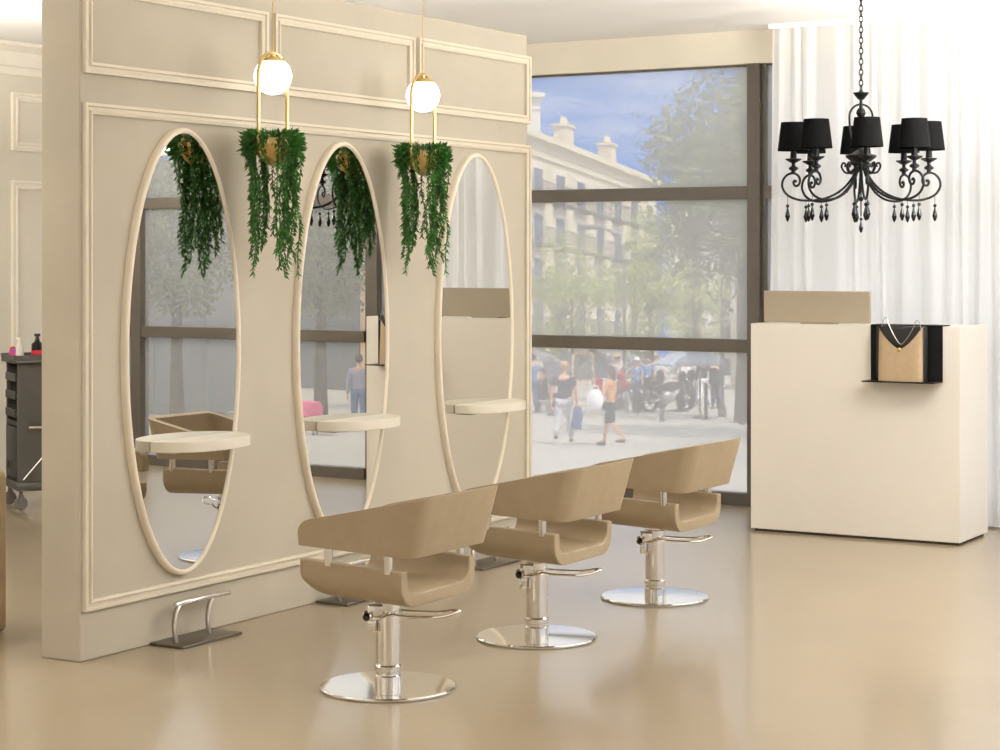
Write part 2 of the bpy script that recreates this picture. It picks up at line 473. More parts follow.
# ------------------------------------------------------------------ pendants with hanging plants
PD = [(-5.365, 7.126), (-5.365, 8.356)]
pd_labels = ['brass hoop pendant lamp with white globe, nearer the free end of the partition',
             'brass hoop pendant lamp with white globe, nearer the street window']
pl_labels = ['trailing green plant in the hoop lamp between the first and middle mirrors',
             'trailing green plant in the hoop lamp between the middle and last mirrors']
def make_pendant():
    t = thing('pendant_lamp', pd_labels[0], 'lamp', (PD[0][0], PD[0][1], 2.05), 0, 'hoop pendant lamps before the partition')
    hw = .105; zt = .40
    pts = [(0, y, z + zt) for y, z in arc(0, 0, hw, 0, PI, 16)] + [(0, y, z + .115) for y, z in arc(0, 0, hw, PI, 2 * PI, 16)]
    b = MB(); b.tube(pts, .0085, 10, closed=True); b.build('hoop', 'brass', t)
    b = MB(); b.sphere((0, 0, .402), .084, 32, 20); b.build('globe', 'globe', t)
    b = MB(); b.lathe([(.058, .463), (.061, .466), (.05, .478), (.02, .487), (.012, .489), (.012, .50)]); b.build('cap', 'brass', t)
    b = MB(); b.tube([(0, 0, .512), (0, 0, 1.085)], .0025, 6); b.build('cord', 'brass', t)
    b = MB(); b.lathe([(.0, 1.07), (.045, 1.075), (.05, 1.098), (0, 1.0985)]); b.build('ceiling_rose', 'brass', t)
    b = MB(); b.lathe([(0, .022), (.03, .024), (.062, .04), (.084, .068), (.092, .105), (.092, .128), (.088, .128), (.088, .106), (.08, .072), (.058, .046), (.03, .031), (0, .03)], n=36)
    bo = b.build('planter_bowl', 'brass', t)
    b = MB(); b.lathe([(0, .10), (.084, .10), (.084, .112), (0, .118)], n=24); b.build('soil', 'soil', bo)
    return t
def make_plant():
    t = thing('trailing_plant', pl_labels[0], 'plant', (PD[0][0], PD[0][1], 2.05), 0, 'trailing plants in the hoop lamps')
    rr = random.Random(3)
    lf = MB(); st = MB()
    def leaf(p, d, L, w):
        d = d.normalized(); sd = d.cross(Vector((rr.uniform(-1, 1), rr.uniform(-1, 1), rr.uniform(-.2, 1)))).normalized()
        nn = d.cross(sd)
        q = p + d * L
        lf.add([p, p + d * L * .4 + sd * w + nn * w * .4, q, p + d * L * .4 - sd * w + nn * w * .4], [(0, 1, 2), (0, 2, 3)])
    for k in range(54):
        a = rr.uniform(0, 2 * PI)
        lat = cos(a) * CT + sin(a) * ST               # how far out to the side it hangs
        if abs(lat) < .3 and k % 3: continue
        if lat > .3: ln = rr.choice([rr.uniform(.42, .60), rr.uniform(.12, .40)])
        elif lat < -.3: ln = rr.choice([rr.uniform(.40, .56), rr.uniform(.10, .40)])
        else: ln = rr.choice([rr.uniform(.36, .50), rr.uniform(.08, .2)])
        if k % 11 == 0 and abs(lat) > .3: ln = rr.uniform(.57, .63)
        ro = rr.uniform(.095, .125); dr = Vector((cos(a), sin(a), 0))
        wob = rr.uniform(0, 6); inward = rr.uniform(.0, .045)
        ctrl = [dr * .07 + Vector((0, 0, .116)), dr * (ro * .85) + Vector((0, 0, .150)), dr * ro + Vector((0, 0, .12))]
        for q in range(1, int(ln / .03) + 1):
            sway = Vector((sin(wob + q * .7), cos(wob * 1.7 + q * .6), 0)) * .009
            ctrl.append(dr * (ro - inward * min(1, q / 8)) + sway + Vector((0, 0, .12 - q * .03)))
        st.tube(ctrl, .0018, 4, cap=False)
        for i in range(len(ctrl) - 1):
            A, B = ctrl[i], ctrl[i + 1]; m = 6
            for j in range(m):
                p = A.lerp(B, (j + rr.random()) / m)
                side = Vector((rr.uniform(-1, 1), rr.uniform(-1, 1), 0))
                leaf(p, (B - A).normalized() * .8 + side * .8 + dr * .25, rr.uniform(.02, .036), rr.uniform(.0035, .006))
    for k in range(900):                               # bushy top over the rim and down the bowl
        a = rr.uniform(0, 2 * PI)
        if k % 2:
            r = .12 * math.sqrt(rr.random()); z = .118 + rr.uniform(0, .035)
        else:
            z = rr.uniform(.05, .145); r = .098 + rr.uniform(0, .03)
            if rr.random() < .5 and z < .11 and abs(cos(a) * CT + sin(a) * ST) < .45: continue
        leaf(Vector((r * cos(a), r * sin(a), z)), Vector((cos(a), sin(a), rr.uniform(-1.0, .9))), rr.uniform(.025, .042), .006)
    lf.build('foliage', 'leaf', t, smooth=0); st.build('stems', 'stem', t, smooth=0)
    return t
p0, g0 = make_pendant(), make_plant()
o = dup(p0); o.location = (PD[1][0], PD[1][1], 2.05); o['label'] = pd_labels[1]
o = dup(g0); o.location = (PD[1][0], PD[1][1], 2.05); o['label'] = pl_labels[1]

# ------------------------------------------------------------------ reception desk and what stands on it
DX0, DX1, DY0, DY1, DZ = -4.82, -3.53, 11.165, 11.70, 1.25
t = thing('reception_desk', 'plain ivory reception desk by the sheer curtain', 'desk', ((DX0 + DX1) / 2, (DY0 + DY1) / 2, 0))
hx, hy = (DX1 - DX0) / 2, (DY1 - DY0) / 2
b = MB(); b.span((-hx, -hy, .016), (hx, -hy + .04, DZ), bev=.002); b.build('front_panel', 'desk', t, smooth=0)
for s in (-1, 1):
    b = MB(); b.span((s * hx, -hy + .04, .016), (s * (hx - .04), hy, DZ), bev=.002); b.build('side_panel', 'desk', t, smooth=0)
b = MB(); b.span((-hx + .04, -hy + .04, DZ - .04), (hx - .04, hy - .12, DZ), bev=.002); b.build('counter_top', 'desk', t, smooth=0)
b = MB(); b.span((-hx + .04, -hy + .06, .72), (hx - .04, hy - .02, .75)); b.build('work_surface', 'desk', t, smooth=0)
b = MB(); b.span((-hx + .02, -hy + .015, 0), (hx - .02, hy - .015, .016)); b.build('plinth', 'deskbase', t, smooth=0)

t = thing('monitor', 'flat taupe screen back standing on the reception desk', 'monitor', (-4.425, 11.235, DZ))
b = MB(); b.span((-.335, -.013, .008), (.335, .013, .197), bev=.004); b.build('screen', 'panel', t, smooth=0)
b = MB(); b.span((-.10, -.012, 0), (.10, .11, .008), bev=.002); b.span((-.04, .013, .006), (.04, .04, .1)); b.build('stand', 'steel', t, smooth=0)

t = thing('display_bracket', 'black bent-metal display shelf hooked over the edge of the reception desk', 'shelf', (-3.845, DY0, .93))
th = .006
b = MB(); b.span((-.215, -.007, 0), (.215, -.001, .326)); b.build('back_plate', 'black', t, smooth=0)
b = MB(); b.span((-.215, -.007, .3215), (.215, .13, .3275)); b.build('hook_plate', 'black', t, smooth=0)
b = MB(); b.span((-.215, -.165, 0), (.215, -.007, .006)); b.build('shelf_plate', 'black', t, smooth=0)

t = thing('handbag', 'tan handbag with black flap and chain handle on the black display shelf', 'handbag', (-3.845, DY0 - .085, .9375))
b = MB()
w, h, d0, d1 = .135, .312, .05, .028
def bag(i, j):
    z = h * j / 8; dd = d0 + (d1 - d0) * j / 8
    th = 2 * PI * i / 40; e = .35
    x = w * math.copysign(abs(cos(th)) ** e, cos(th)); y = dd * math.copysign(abs(sin(th)) ** .5, sin(th))
    return (x, y, z)
b.grid(bag, 40, 9, True)
b.add([bag(i, 0) for i in range(40)], [tuple(range(40))]); b.add([bag(i, 8) for i in range(40)], [tuple(range(40))])
bmesh.ops.remove_doubles(b.bm, verts=b.bm.verts, dist=.0004)
b.build('bag_body', 'leatherlight', t, smooth=50)
# flap: black, pointed, hanging down over the front
b = MB(); N = 24
def flap(i, j):
    u = -1 + 2 * i / N
    drop = .128 * (1 - abs(u) ** 1.55)
    z = h + .003 - drop * j / 6; dd = d0 + (d1 - d0) * z / h
    return (u * w * .985, -dd - .003 + (.004 if abs(u) > .9 else 0), z)
b.grid(flap, N + 1, 7)
b.add([(-w * .985, -d1 - .003, h + .004), (w * .985, -d1 - .003, h + .004), (w * .985, d1 + .003, h + .004), (-w * .985, d1 + .003, h + .004)], [(0, 1, 2, 3)])
fo = b.build('flap', 'blackleather', t, smooth=50)
sm = fo.modifiers.new('thick', 'SOLIDIFY'); sm.thickness = .003
for s in (-1, 1):
    b = MB(); b.span((s * (w + .001), -.026, .0), (s * (w + .010), .026, h), bev=.003); b.build('gusset', 'blackleather', t)
b = MB(); b.sphere((0, -.047, h - .130), .011, 16, 10, (1, .5, 1)); b.build('clasp', 'brass', t)
pts = []
for k in range(33):
    u = -1 + 2 * k / 32
    z = h + .055 * (1 - ((abs(u) - .8) / .2) ** 2) if abs(u) > .62 else 0
    if abs(u) <= .62:
        q = abs(u) / .62; z = h - .10 + (.10 + .055 * (1 - .81)) * q ** 1.4
    pts.append((u * .118 + .01, -.033 - .016 * (1 - abs(u)), z - (.0 if u < 0 else .02 * (abs(u)))))
b = MB(); b.tube(pts, .0022, 6); b.build('chain_handle', 'steel', t)

# ------------------------------------------------------------------ curtain
t = thing('curtain', 'floor-length sheer white curtain behind the reception desk', 'curtain', (-4.0, 11.98, 0))
cx0, cx1 = -5.02 + 4.0, -3.28 + 4.0
NU = 420
rr = random.Random(11)
ph = []; acc = 0
for i in range(NU + 1):
    acc += (2 * PI / (NU / 14)) * (1 + .55 * sin(i * .047) + .25 * sin(i * .113 + 1)); ph.append(acc)
def cur(i, j):
    z = [.012, .25, .7, 1.2, 1.7, 2.2, 2.6, 2.85, 2.98, 3.06, 3.115][j]
    x = cx0 + (cx1 - cx0) * i / NU
    amp = .03 * (.55 + .45 * (1 - z / 3.1)) * (.75 + .35 * sin(i * .031))
    edge = .03 * (1 - z / 3.1) * (1 if i < 20 else 0) * (1 - i / 20 if i < 20 else 0)
    return (x - edge * 2 + .012 * sin(ph[i] * .5 + z), amp * sin(ph[i] + .25 * sin(z * 1.3 + i * .02)) + .004 * sin(ph[i] * 2.3), z)
b = MB(); b.grid(cur, NU + 1, 11); b.build('curtain_fabric', 'curtain', t, smooth=80)
b = MB(); b.span((cx0 - .02, -.025, 3.115), (cx1 + .02, .025, 3.149)); b.build('curtain_track', 'white', t, smooth=0)

# ------------------------------------------------------------------ chandelier
t = thing('chandelier', 'black eight-armed chandelier with cloth shades hanging by the reception desk', 'chandelier', (-3.872, 10.486, 0))
HZ = 1.65
def zy(py): return HZ + (257 - py) / 181.8
# chain
nl = 19; z0, z1 = zy(91), CZ - .03
for k in range(nl):
    zc = z0 + (z1 - z0) * (k + .5) / nl; hl = (z1 - z0) / nl * .62
    pts = []
    for q in range(14):
        a = 2 * PI * q / 14
        pts.append((.011 * cos(a), 0, zc + hl * sin(a)) if k % 2 else (0, .011 * cos(a), zc + hl * sin(a)))
    b = MB(); b.tube(pts, .0032, 6, closed=True); b.build('chain_link', 'black', t)
b = MB(); b.lathe([(0, CZ - .055), (.012, CZ - .05), (.02, CZ - .03), (.055, CZ - .012), (.055, CZ - .001), (0, CZ - .001)], n=28); b.build('ceiling_rose', 'black', t)
b = MB()
b.lathe([(0, zy(101)), (.016, zy(99.5)), (.03, zy(96.5)), (.042, zy(93.5)), (.042, zy(92.5)), (.014, zy(92)), (.008, zy(90)), (0, zy(89.5))], n=28)
b.build('top_dish', 'black', t)
b = MB()
b.lathe([(0, zy(165)), (.012, zy(164)), (.02, zy(163)), (.05, zy(162)), (.082, zy(157.5)), (.085, zy(155.5)), (.05, zy(153.5)), (.03, zy(151)), (.02, zy(150)), (.014, zy(140)), (.010, zy(122)),
         (.010, zy(118)), (.022, zy(115.5)), (.027, zy(113)), (.022, zy(110)), (.010, zy(107.5)), (.008, zy(99)), (0, zy(99))], n=28)
b.build('center_column', 'black', t)
b = MB()
pts = [(.064 * cos(a), 0, zy(117) + .07 * sin(a)) for a in [PI * k / 16 for k in range(17)]]
pts = [(.05, 0, zy(140)), (.062, 0, zy(127))] + pts + [(-.062, 0, zy(127)), (-.05, 0, zy(140))]
pts = [(p[0] * CT, p[0] * ST, p[2]) for p in pts]
b.tube(pts, .006, 8); b.build('top_loop', 'black', t)
b = MB()
for k in range(8):
    a = PI * 2 * k / 8 + PI / 8
    pts = [(r * cos(a), r * sin(a), z) for r, z in [(.02, zy(164)), (.05, zy(172)), (.085, zy(172.5)), (.105, zy(167)), (.098, zy(163)), (.085, zy(164)), (.086, zy(167))]]
    b.tube(smooth_path(pts), .006, 8)
b.build('hub_scrolls', 'black', t)
def drop(x, y, ztop, k=1.0):
    b = MB()
    b.tube([(x, y, ztop), (x, y, ztop - .012)], .0015, 5)
    b.sphere((x, y, ztop - .018 * k), .0085 * k, 10, 8)
    b.lathe([(0, -.095 * k), (.006 * k, -.088 * k), (.0125 * k, -.068 * k), (.0095 * k, -.055 * k), (.004 * k, -.032 * k), (.003 * k, -.026 * k), (0, -.026 * k)], (x, y, ztop), 10)
    return b.build('crystal_drop', 'blackgloss', t)
for k in range(8):
    va = math.radians(5 + 45 * k)                      # around the hub
    a = va + TH - .18                                  # as seen along the line of sight
    d = Vector((cos(a), sin(a), 0))
    def P(r, z): return (d.x * r, d.y * r, z)
    RR = .368
    pth = [(.015, zy(163)), (.03, zy(172)), (.06, zy(181)), (.10, zy(189)), (.15, zy(195)), (.21, zy(199)), (.28, zy(200.5)), (.345, zy(199.5)), (.40, zy(195)), (.428, zy(187.5)),
           (.425, zy(180)), (.40, zy(174.5)), (.368, zy(173)), (.342, zy(175.5)), (.332, zy(180.5)), (.342, zy(185)), (.360, zy(185.5)), (.368, zy(182)), (.358, zy(180))]
    b = MB(); b.tube(smooth_path([P(*q) for q in pth]), .0068, 8)
    b.sphere(P(.357, zy(181)), .009, 10, 8); b.sphere(P(.12, zy(192)), .008, 8, 6)
    b.build('arm', 'black', t)
    b = MB()
    b.lathe([(0, zy(174)), (.012, zy(173)), (.012, zy(170.5)), (.026, zy(169)), (.026, zy(167.5)), (.010, zy(165.5)), (.010, zy(163)), (.03, zy(161)), (.044, zy(159.5)), (.044, zy(158.5)), (.018, zy(158)), (.016, zy(150)), (.016, zy(140)), (0, zy(140))], P(RR, 0), 20)
    co = b.build('candle_cup', 'black', t)
    b = MB()
    b.lathe([(.087, zy(150.5)), (.068, zy(122)), (.066, zy(122)), (.085, zy(150.5)), (.087, zy(150.5))], P(RR, 0), 32)
    so = b.build('lamp_shade', 'blackfab', t)
    b = MB()
    for q in range(3):
        aa = 2 * PI * q / 3
        b.tube([P(RR, zy(142)), (P(RR, 0)[0] + .07 * cos(aa), P(RR, 0)[1] + .07 * sin(aa), zy(124))], .0015, 5)
    b.build('shade_carrier', 'black', so)
    drop(*P(.40, 0)[:2], zy(202), 1.15); drop(*P(.285, 0)[:2], zy(202), 1.15)
    if k % 2: drop(*P(.05, 0)[:2], zy(200), 1.15)
    b = MB(); b.tube([P(.40, zy(195.2)), P(.40, zy(202.5))], .0015, 5); b.build('drop_wire', 'black', t)
b = MB(); b.tube([(0, 0, zy(164)), (0, 0, zy(216))], .004, 8); b.sphere((0, 0, zy(199)), .014, 12, 8); b.build('finial_rod', 'black', t)
drop(0, 0, zy(216), 1.0)

# ------------------------------------------------------------------ trolley at the far left
ex = Vector((.8273, -.5573, 0)); 
tr = thing('salon_trolley', 'charcoal salon trolley on castors behind the partition', 'trolley', (0, 0, 0), math.atan2(ex.y, ex.x))
ey = Vector((.5573, .8273, 0))
cor = Vector((-9.264, 9.631, 0))
tr.location = cor - ex * .19 + ey * .2 + Vector((-.03, -.018, 0))
def TR(): return MB()
hw, hd = .19, .20
b = TR(); b.span((-hw - .02, -hd - .02, .125), (hw + .02, hd + .02, .185), bev=.02); b.build('base_tray', 'plastic', tr)
b = TR(); b.span((-hw, hd - .02, .185), (hw, hd, .955)); b.span((hw - .02, -hd, .185), (hw, hd - .02, .955)); b.span((-hw, -hd + .02, .185), (-hw + .02, hd - .02, .955))
b.span((-hw, -hd, .185), (-hw + .025, -hd + .02, .955)); b.span((hw - .045, -hd, .185), (hw - .02, -hd + .02, .955)); b.span((-hw, -hd, .545), (hw - .02, hd - .02, .575))
b.build('cabinet_shell', 'plastic', tr, bevel=.004)
for k in range(3):
    z = .60 + k * .118
    b = TR(); b.span((-hw + .028, -hd - .006, z), (hw - .05, hd - .04, z + .012)); b.span((-hw + .028, -hd - .012, z), (hw - .05, -hd, z + .052)); b.build('drawer', 'darkplastic', tr, bevel=.003)
b = TR(); b.span((-hw + .028, -hd - .008, .20), (hw - .05, -hd + .012, .535), bev=.004); do = b.build('door', 'darkplastic', tr)
b = TR(); b.tube([(-.07, -hd - .012, .25), (.04, -hd - .012, .25), (.04, -hd - .012, .31), (-.07, -hd - .012, .31)], .005, 6, closed=True); b.build('handle', 'plastic', do)
b = TR(); b.span((-hw - .025, -hd - .03, .955), (hw + .025, hd + .03, .975), bev=.006)
for a, c in (((-hw - .025, -hd - .03, .975), (-hw - .01, hd + .03, 1.01)), ((hw + .01, -hd - .03, .975), (hw + .025, hd + .03, 1.01)), ((-hw - .01, -hd - .03, .975), (hw + .01, -hd - .015, 1.01)), ((-hw - .01, hd + .015, .975), (hw + .01, hd + .03, 1.01))):
    b.span(a, c)
b.build('top_tray', 'plastic', tr)
b = TR(); b.tube([(hw + .012, -.14, .535), (hw + .03, -.14, .54), (hw + .03, .14, .54), (hw + .012, .14, .535)], .012, 10); b.build('side_handle', 'chrome', tr)
b = TR(); b.tube([(hw + .008, -.17, .2), (hw + .01, -.02, .37)], .005, 6); b.build('appliance_hook', 'chrome', tr)
for sx in (-1, 1):
    for sy in (-1, 1):
        x, y = sx * (hw - .02), sy * (hd - .02)
        b = TR(); b.lathe([(.012, .09), (.012, .128)], (x, y, 0), 10); b.span((x - .022, y - .012, .045), (x - .015, y + .018, .095)); b.span((x + .015, y - .012, .045), (x + .022, y + .018, .095)); b.span((x - .022, y - .012, .088), (x + .022, y + .018, .098))
        co = b.build('caster', 'rubber', tr, smooth=30)
        b = TR(); b.lathe([(.02, -.012), (.04, -.012), (.044, -.006), (.044, .006), (.04, .012), (.02, .012)], n=24, mtx=Matrix.Translation((x, y, .045)) @ Matrix.Rotation(PI / 2, 4, 'Y')); b.build('wheel', 'rubber', co)
def on_trolley(lx, ly, dz=.976):
    p = tr.location + ex * lx + ey * ly; return (p.x, p.y, dz)
t = thing('sectioning_clip_box', 'pink tub of clips on the salon trolley', 'tub', on_trolley(-.06, -.16))
b = MB(); b.lathe([(.045, 0), (.052, .05), (.049, .05), (.043, .006), (0, .006)], n=20); b.build('tub', 'pink', t)
b = MB(); b.sphere((0, 0, .05), .04, 14, 8, (1, 1, .5)); b.build('hair_sponge', 'purple', t)
t = tag(MB().lathe([(0, 0), (.018, .002), (.022, .02), (.022, .06), (.016, .075), (0, .08)], n=14).build('hair_roller', 'red', loc=on_trolley(-.13, -.17)), 'small red hair roller at the tray edge of the salon trolley', 'roller')
t = thing('spray_bottle', 'slim pale spray bottle on the salon trolley', 'bottle', on_trolley(.09, -.17))
b = MB(); b.lathe([(0, 0), (.024, 0), (.026, .01), (.026, .085), (.012, .11), (.010, .118), (0, .118)], n=18); b.build('bottle', 'clear', t)
b = MB(); b.lathe([(.012, .117), (.012, .14), (0, .14)], n=12); b.span((-.035, -.008, .128), (.012, .008, .146), bev=.003); b.build('spray_head', 'clear', t)
for k, (lx, ly, hgt, lab) in enumerate([(.04, -.045, .15, 'black pump bottle on the trolley, taller of the two dark bottles'), (.075, .05, .12, 'black pump bottle on the trolley, partly behind the partition edge')]):
    t = thing('pump_bottle', lab, 'bottle', on_trolley(lx, ly), 0, 'black bottles on the trolley')
    b = MB(); b.lathe([(0, 0), (.036, 0), (.038, .01), (.038, hgt - .05), (.016, hgt - .03), (.014, hgt - .015), (0, hgt - .015)], n=20); b.build('bottle', 'blackgloss', t)
    b = MB(); b.lathe([(.012, hgt - .016), (.012, hgt), (.02, hgt + .002), (.02, hgt + .018), (0, hgt + .018)], n=12); b.build('pump_head', 'darkplastic', t)
    b = MB(); b.lathe([(.0385, .03), (.0385, .06)], n=20); b.build('band', 'red', t)

# ------------------------------------------------------------------ armchair behind the partition
t = thing('armchair', 'taupe upholstered armchair half hidden at the left edge', 'armchair', (-6.775, 6.324, 0), PI)
def rounded_panel(x0, x1, y0, y1, z0, z1, r, along='y'):
    b = MB()
    if along == 'y':
        prof = [(y0 + .02, z0), (y1 - .02, z0)] + [(y1, z0 + .02)] + arc(y1 - r, z1 - r, r, 0, PI / 2, 8) + arc(y0 + r, z1 - r, r, PI / 2, PI, 8) + [(y0, z0 + .02)]
        b.prism(prof, lambda p, k: (x0 + (x1 - x0) * k, p[0], p[1]))
    else:
        prof = [(x0 + .02, z0), (x1 - .02, z0)] + [(x1, z0 + .02)] + arc(x1 - r, z1 - r, r, 0, PI / 2, 8) + arc(x0 + r, z1 - r, r, PI / 2, PI, 8) + [(x0, z0 + .02)]
        b.prism(prof, lambda p, k: (p[0], y0 + (y1 - y0) * k, p[1]))
    return b
rounded_panel(.34 - .36, .375 - .01, -.16, -.04, .0, .72, .045, 'x').build('backrest', 'leather', t, bevel=.015)
rounded_panel(.28, .365, -.04, .55, .0, .60, .04, 'x').build('arm', 'leather', t, bevel=.012)
rounded_panel(-.44, -.355, -.04, .55, .0, .60, .04, 'x').build('arm', 'leather', t, bevel=.012)
rounded_panel(-.44, -.02, -.16, -.04, .0, .72, .045, 'x').build('back_panel', 'leather', t, bevel=.015)
b = MB(); b.span((-.355, -.04, .06), (.28, .53, .40), bev=.03); b.build('seat_cushion', 'leather', t)

# ------------------------------------------------------------------ fill lights added out of view: glowing globes, strips and a stand
globes = [(-1.5, 8.0, 'fillglow', 'white fill-light globe added to the right of the row of styling chairs'),
          (-2.4, 9.5, 'fillglow', 'white fill-light globe added at the right-hand end of the reception desk'),
          (-.9, 11.0, 'fillglow', 'white fill-light globe added close to the windows right of the curtain'),
          (.6, 5.6, 'softfillglow', 'white fill-light globe added beside the glazed right-hand side'),
          (-1.2, 3.2, 'softfillglow', 'white fill-light globe added over the free floor before the chairs'),
          (-3.9, 2.0, 'softfillglow', 'white fill-light globe added over the entrance, facing the partition end'),
          (-4.6, -.9, 'softfillglow', 'white fill-light globe added by the back wall'),
          (-7.2, 6.0, 'fillglow', 'white fill-light globe added behind the middle of the partition'),
          (-8.5, 6.4, 'fillglow', 'white fill-light globe added behind the partition, by the panelled wall'),
          (-8.0, 3.0, 'fillglow', 'white fill-light globe added behind the partition, near the entrance')]
for x, y, dm, lab in globes:
    t = thing('fill_globe', lab, 'lamp', (x, y, 2.40), 0, 'added fill-light globes')  # unseen globe added to fill the room with even light
    b = MB(); b.sphere((0, 0, 0), .22, 20, 12); b.build('globe', dm, t)
    b = MB(); b.lathe([(.05, .216), (.05, .24), (.012, .25), (.006, .26), (.006, CZ - 2.4 - .02), (.06, CZ - 2.4 - .018), (.06, CZ - 2.401), (0, CZ - 2.401)], n=16); b.build('rod', 'brass', t)
for x, y, L, lab in ((-1.9, 10.1, 1.6, 'suspended uplighter strip added as fill light beside the reception desk'), (-.6, 6.6, 1.6, 'suspended uplighter strip added as fill light beside the row of chairs'),
                     (-8.4, 7.4, 1.2, 'suspended uplighter strip added as fill light behind the partition')):
    t = thing('upfill', lab, 'lamp', (x, y, 2.36), 0, 'suspended uplighter strips added as fill light')  # unseen strip added to brighten the ceiling
    b = MB(); b.span((-.17, -L / 2 - .01, 0), (.17, L / 2 + .01, .03), bev=.004); b.build('housing', 'white', t, smooth=0)
    b = MB(); b.span((-.15, -L / 2, .03), (.15, L / 2, .045)); b.build('upper_fill_glow', 'upfillglow', t, smooth=0)
    for q in (-1, 1):
        b = MB(); b.tube([(0, q * L * .4, .04), (0, q * L * .4, CZ - 2.36 - .001)], .004, 6); b.build('hanging_wire', 'steel', t)

t = thing('fill_stand', 'slim upward fill light added to the right of the reception desk', 'lamp', (-2.3, 9.95, 0))  # unseen stand added to throw light on the ceiling by the windows
b = MB(); b.lathe([(.16, 0), (.16, .02), (.02, .035), (.012, .05), (.012, 1.62), (0, 1.62)], n=24); b.build('stand', 'brass', t)
b = MB(); b.lathe([(.02, 1.6), (.09, 1.63), (.19, 1.74), (.185, 1.742), (.085, 1.636), (0, 1.62)], n=32); b.build('bowl', 'white', t)
b = MB(); b.lathe([(0, 1.705), (.155, 1.705), (.155, 1.715), (0, 1.715)], n=32); b.build('bowl_fill', 'standfillglow', t)

# ------------------------------------------------------------------ the street outside
M.update(
    paving=mat('pale_street_paving', (176, 172, 165), .85, noise=.08, scale=.35),
    kerb=mat('kerb_stone', (190, 186, 178), .85),
    facade=mat('cream_facade', (226, 214, 186), .85, noise=.05, scale=.4),
    facadewhite=mat('white_facade', (232, 228, 216), .85, noise=.04, scale=.4),
    peach=mat('peach_facade', (226, 190, 150), .85, noise=.05, scale=.4),
    slate=mat('grey_roof', (140, 128, 118), .8, noise=.1),
    winglass=mat('dark_window_pane', (104, 106, 108), .3),
    shutter=mat('grey_shutter', (120, 118, 112), .7),
    iron=mat('dark_iron', (84, 84, 84), .6),
    kiosk=mat('grey_kiosk_panel', (150, 152, 152), .6),
    bark=mat('grey_bark', (92, 82, 70), .9, noise=.2, scale=6),
    leafdark=mat('dark_tree_leaf', (128, 134, 98), .7, noise=.35, scale=.9, trans=.3),
    leaflight=mat('light_tree_leaf', (176, 182, 112), .7, noise=.35, scale=1.2, trans=.35),
    skin=mat('skin', (206, 156, 124), .6), hairbrown=mat('brown_hair', (70, 50, 36), .7), hairfair=mat('fair_hair', (188, 148, 104), .7), hairwhite=mat('white_cap', (236, 236, 236), .8),
    navy=mat('navy_cloth', (46, 52, 80), .9), denim=mat('blue_denim', (78, 104, 148), .9), whitecloth=mat('white_cloth', (238, 238, 240), .9),
    greycloth=mat('light_grey_cloth', (186, 186, 192), .9), orange=mat('apricot_cloth', (214, 150, 92), .9), teal=mat('dark_teal_cloth', (38, 66, 70), .9),
    blackcloth=mat('black_cloth', (36, 36, 40), .9), lilac=mat('lilac_cloth', (150, 148, 172), .9), skyblue=mat('sky_blue_cloth', (108, 146, 196), .9), redcloth=mat('red_cloth', (196, 50, 62), .9),
    straw=mat('straw', (214, 190, 130), .9), shoe=mat('shoe_leather', (52, 46, 42), .7),
    wood=mat('pale_wood', (206, 180, 132), .7, noise=.12), parasol=mat('grey_parasol_cloth', (186, 194, 208), .9, trans=.2), redpaint=mat('red_paint', (176, 34, 44), .4),
    blackpaint=mat('black_paint', (34, 34, 38), .4), silverpaint=mat('silver_paint', (170, 172, 176), .4, .5), pinkcloth=mat('pink_cloth', (232, 96, 140), .9),
)
GP = [(12.4, -2.0), (36, -2.26), (57, -3.23), (100, -5.3), (240, -12.5)]
def gz(y):
    for (a, za), (b_, zb) in zip(GP, GP[1:]):
        if y <= b_: return za + (zb - za) * (max(y, a) - a) / (b_ - a)
    return GP[-1][1]
def ground_at(px, py):               # where a sight line meets the street
    Y = 20.0
    while Y < 220:
        x, y, z = at(px, py, Y)
        if z <= gz(y): return x, y, gz(y)
        Y += .05
    return x, y, gz(y)
b = MB()
ys = [12.40, 20, 28, 36, 43, 50, 57, 70, 85, 100, 150, 240]
b.grid(lambda i, j: ((-90, 150)[j], ys[i], gz(ys[i])), len(ys), 2)
struct(b.build('street_ground', 'paving', smooth=0))
b = MB(); b.span((-12, UW + .15, -2.3), (5, UW + .4, -.02)); struct(b.build('wall_plinth', 'farwall', smooth=0))

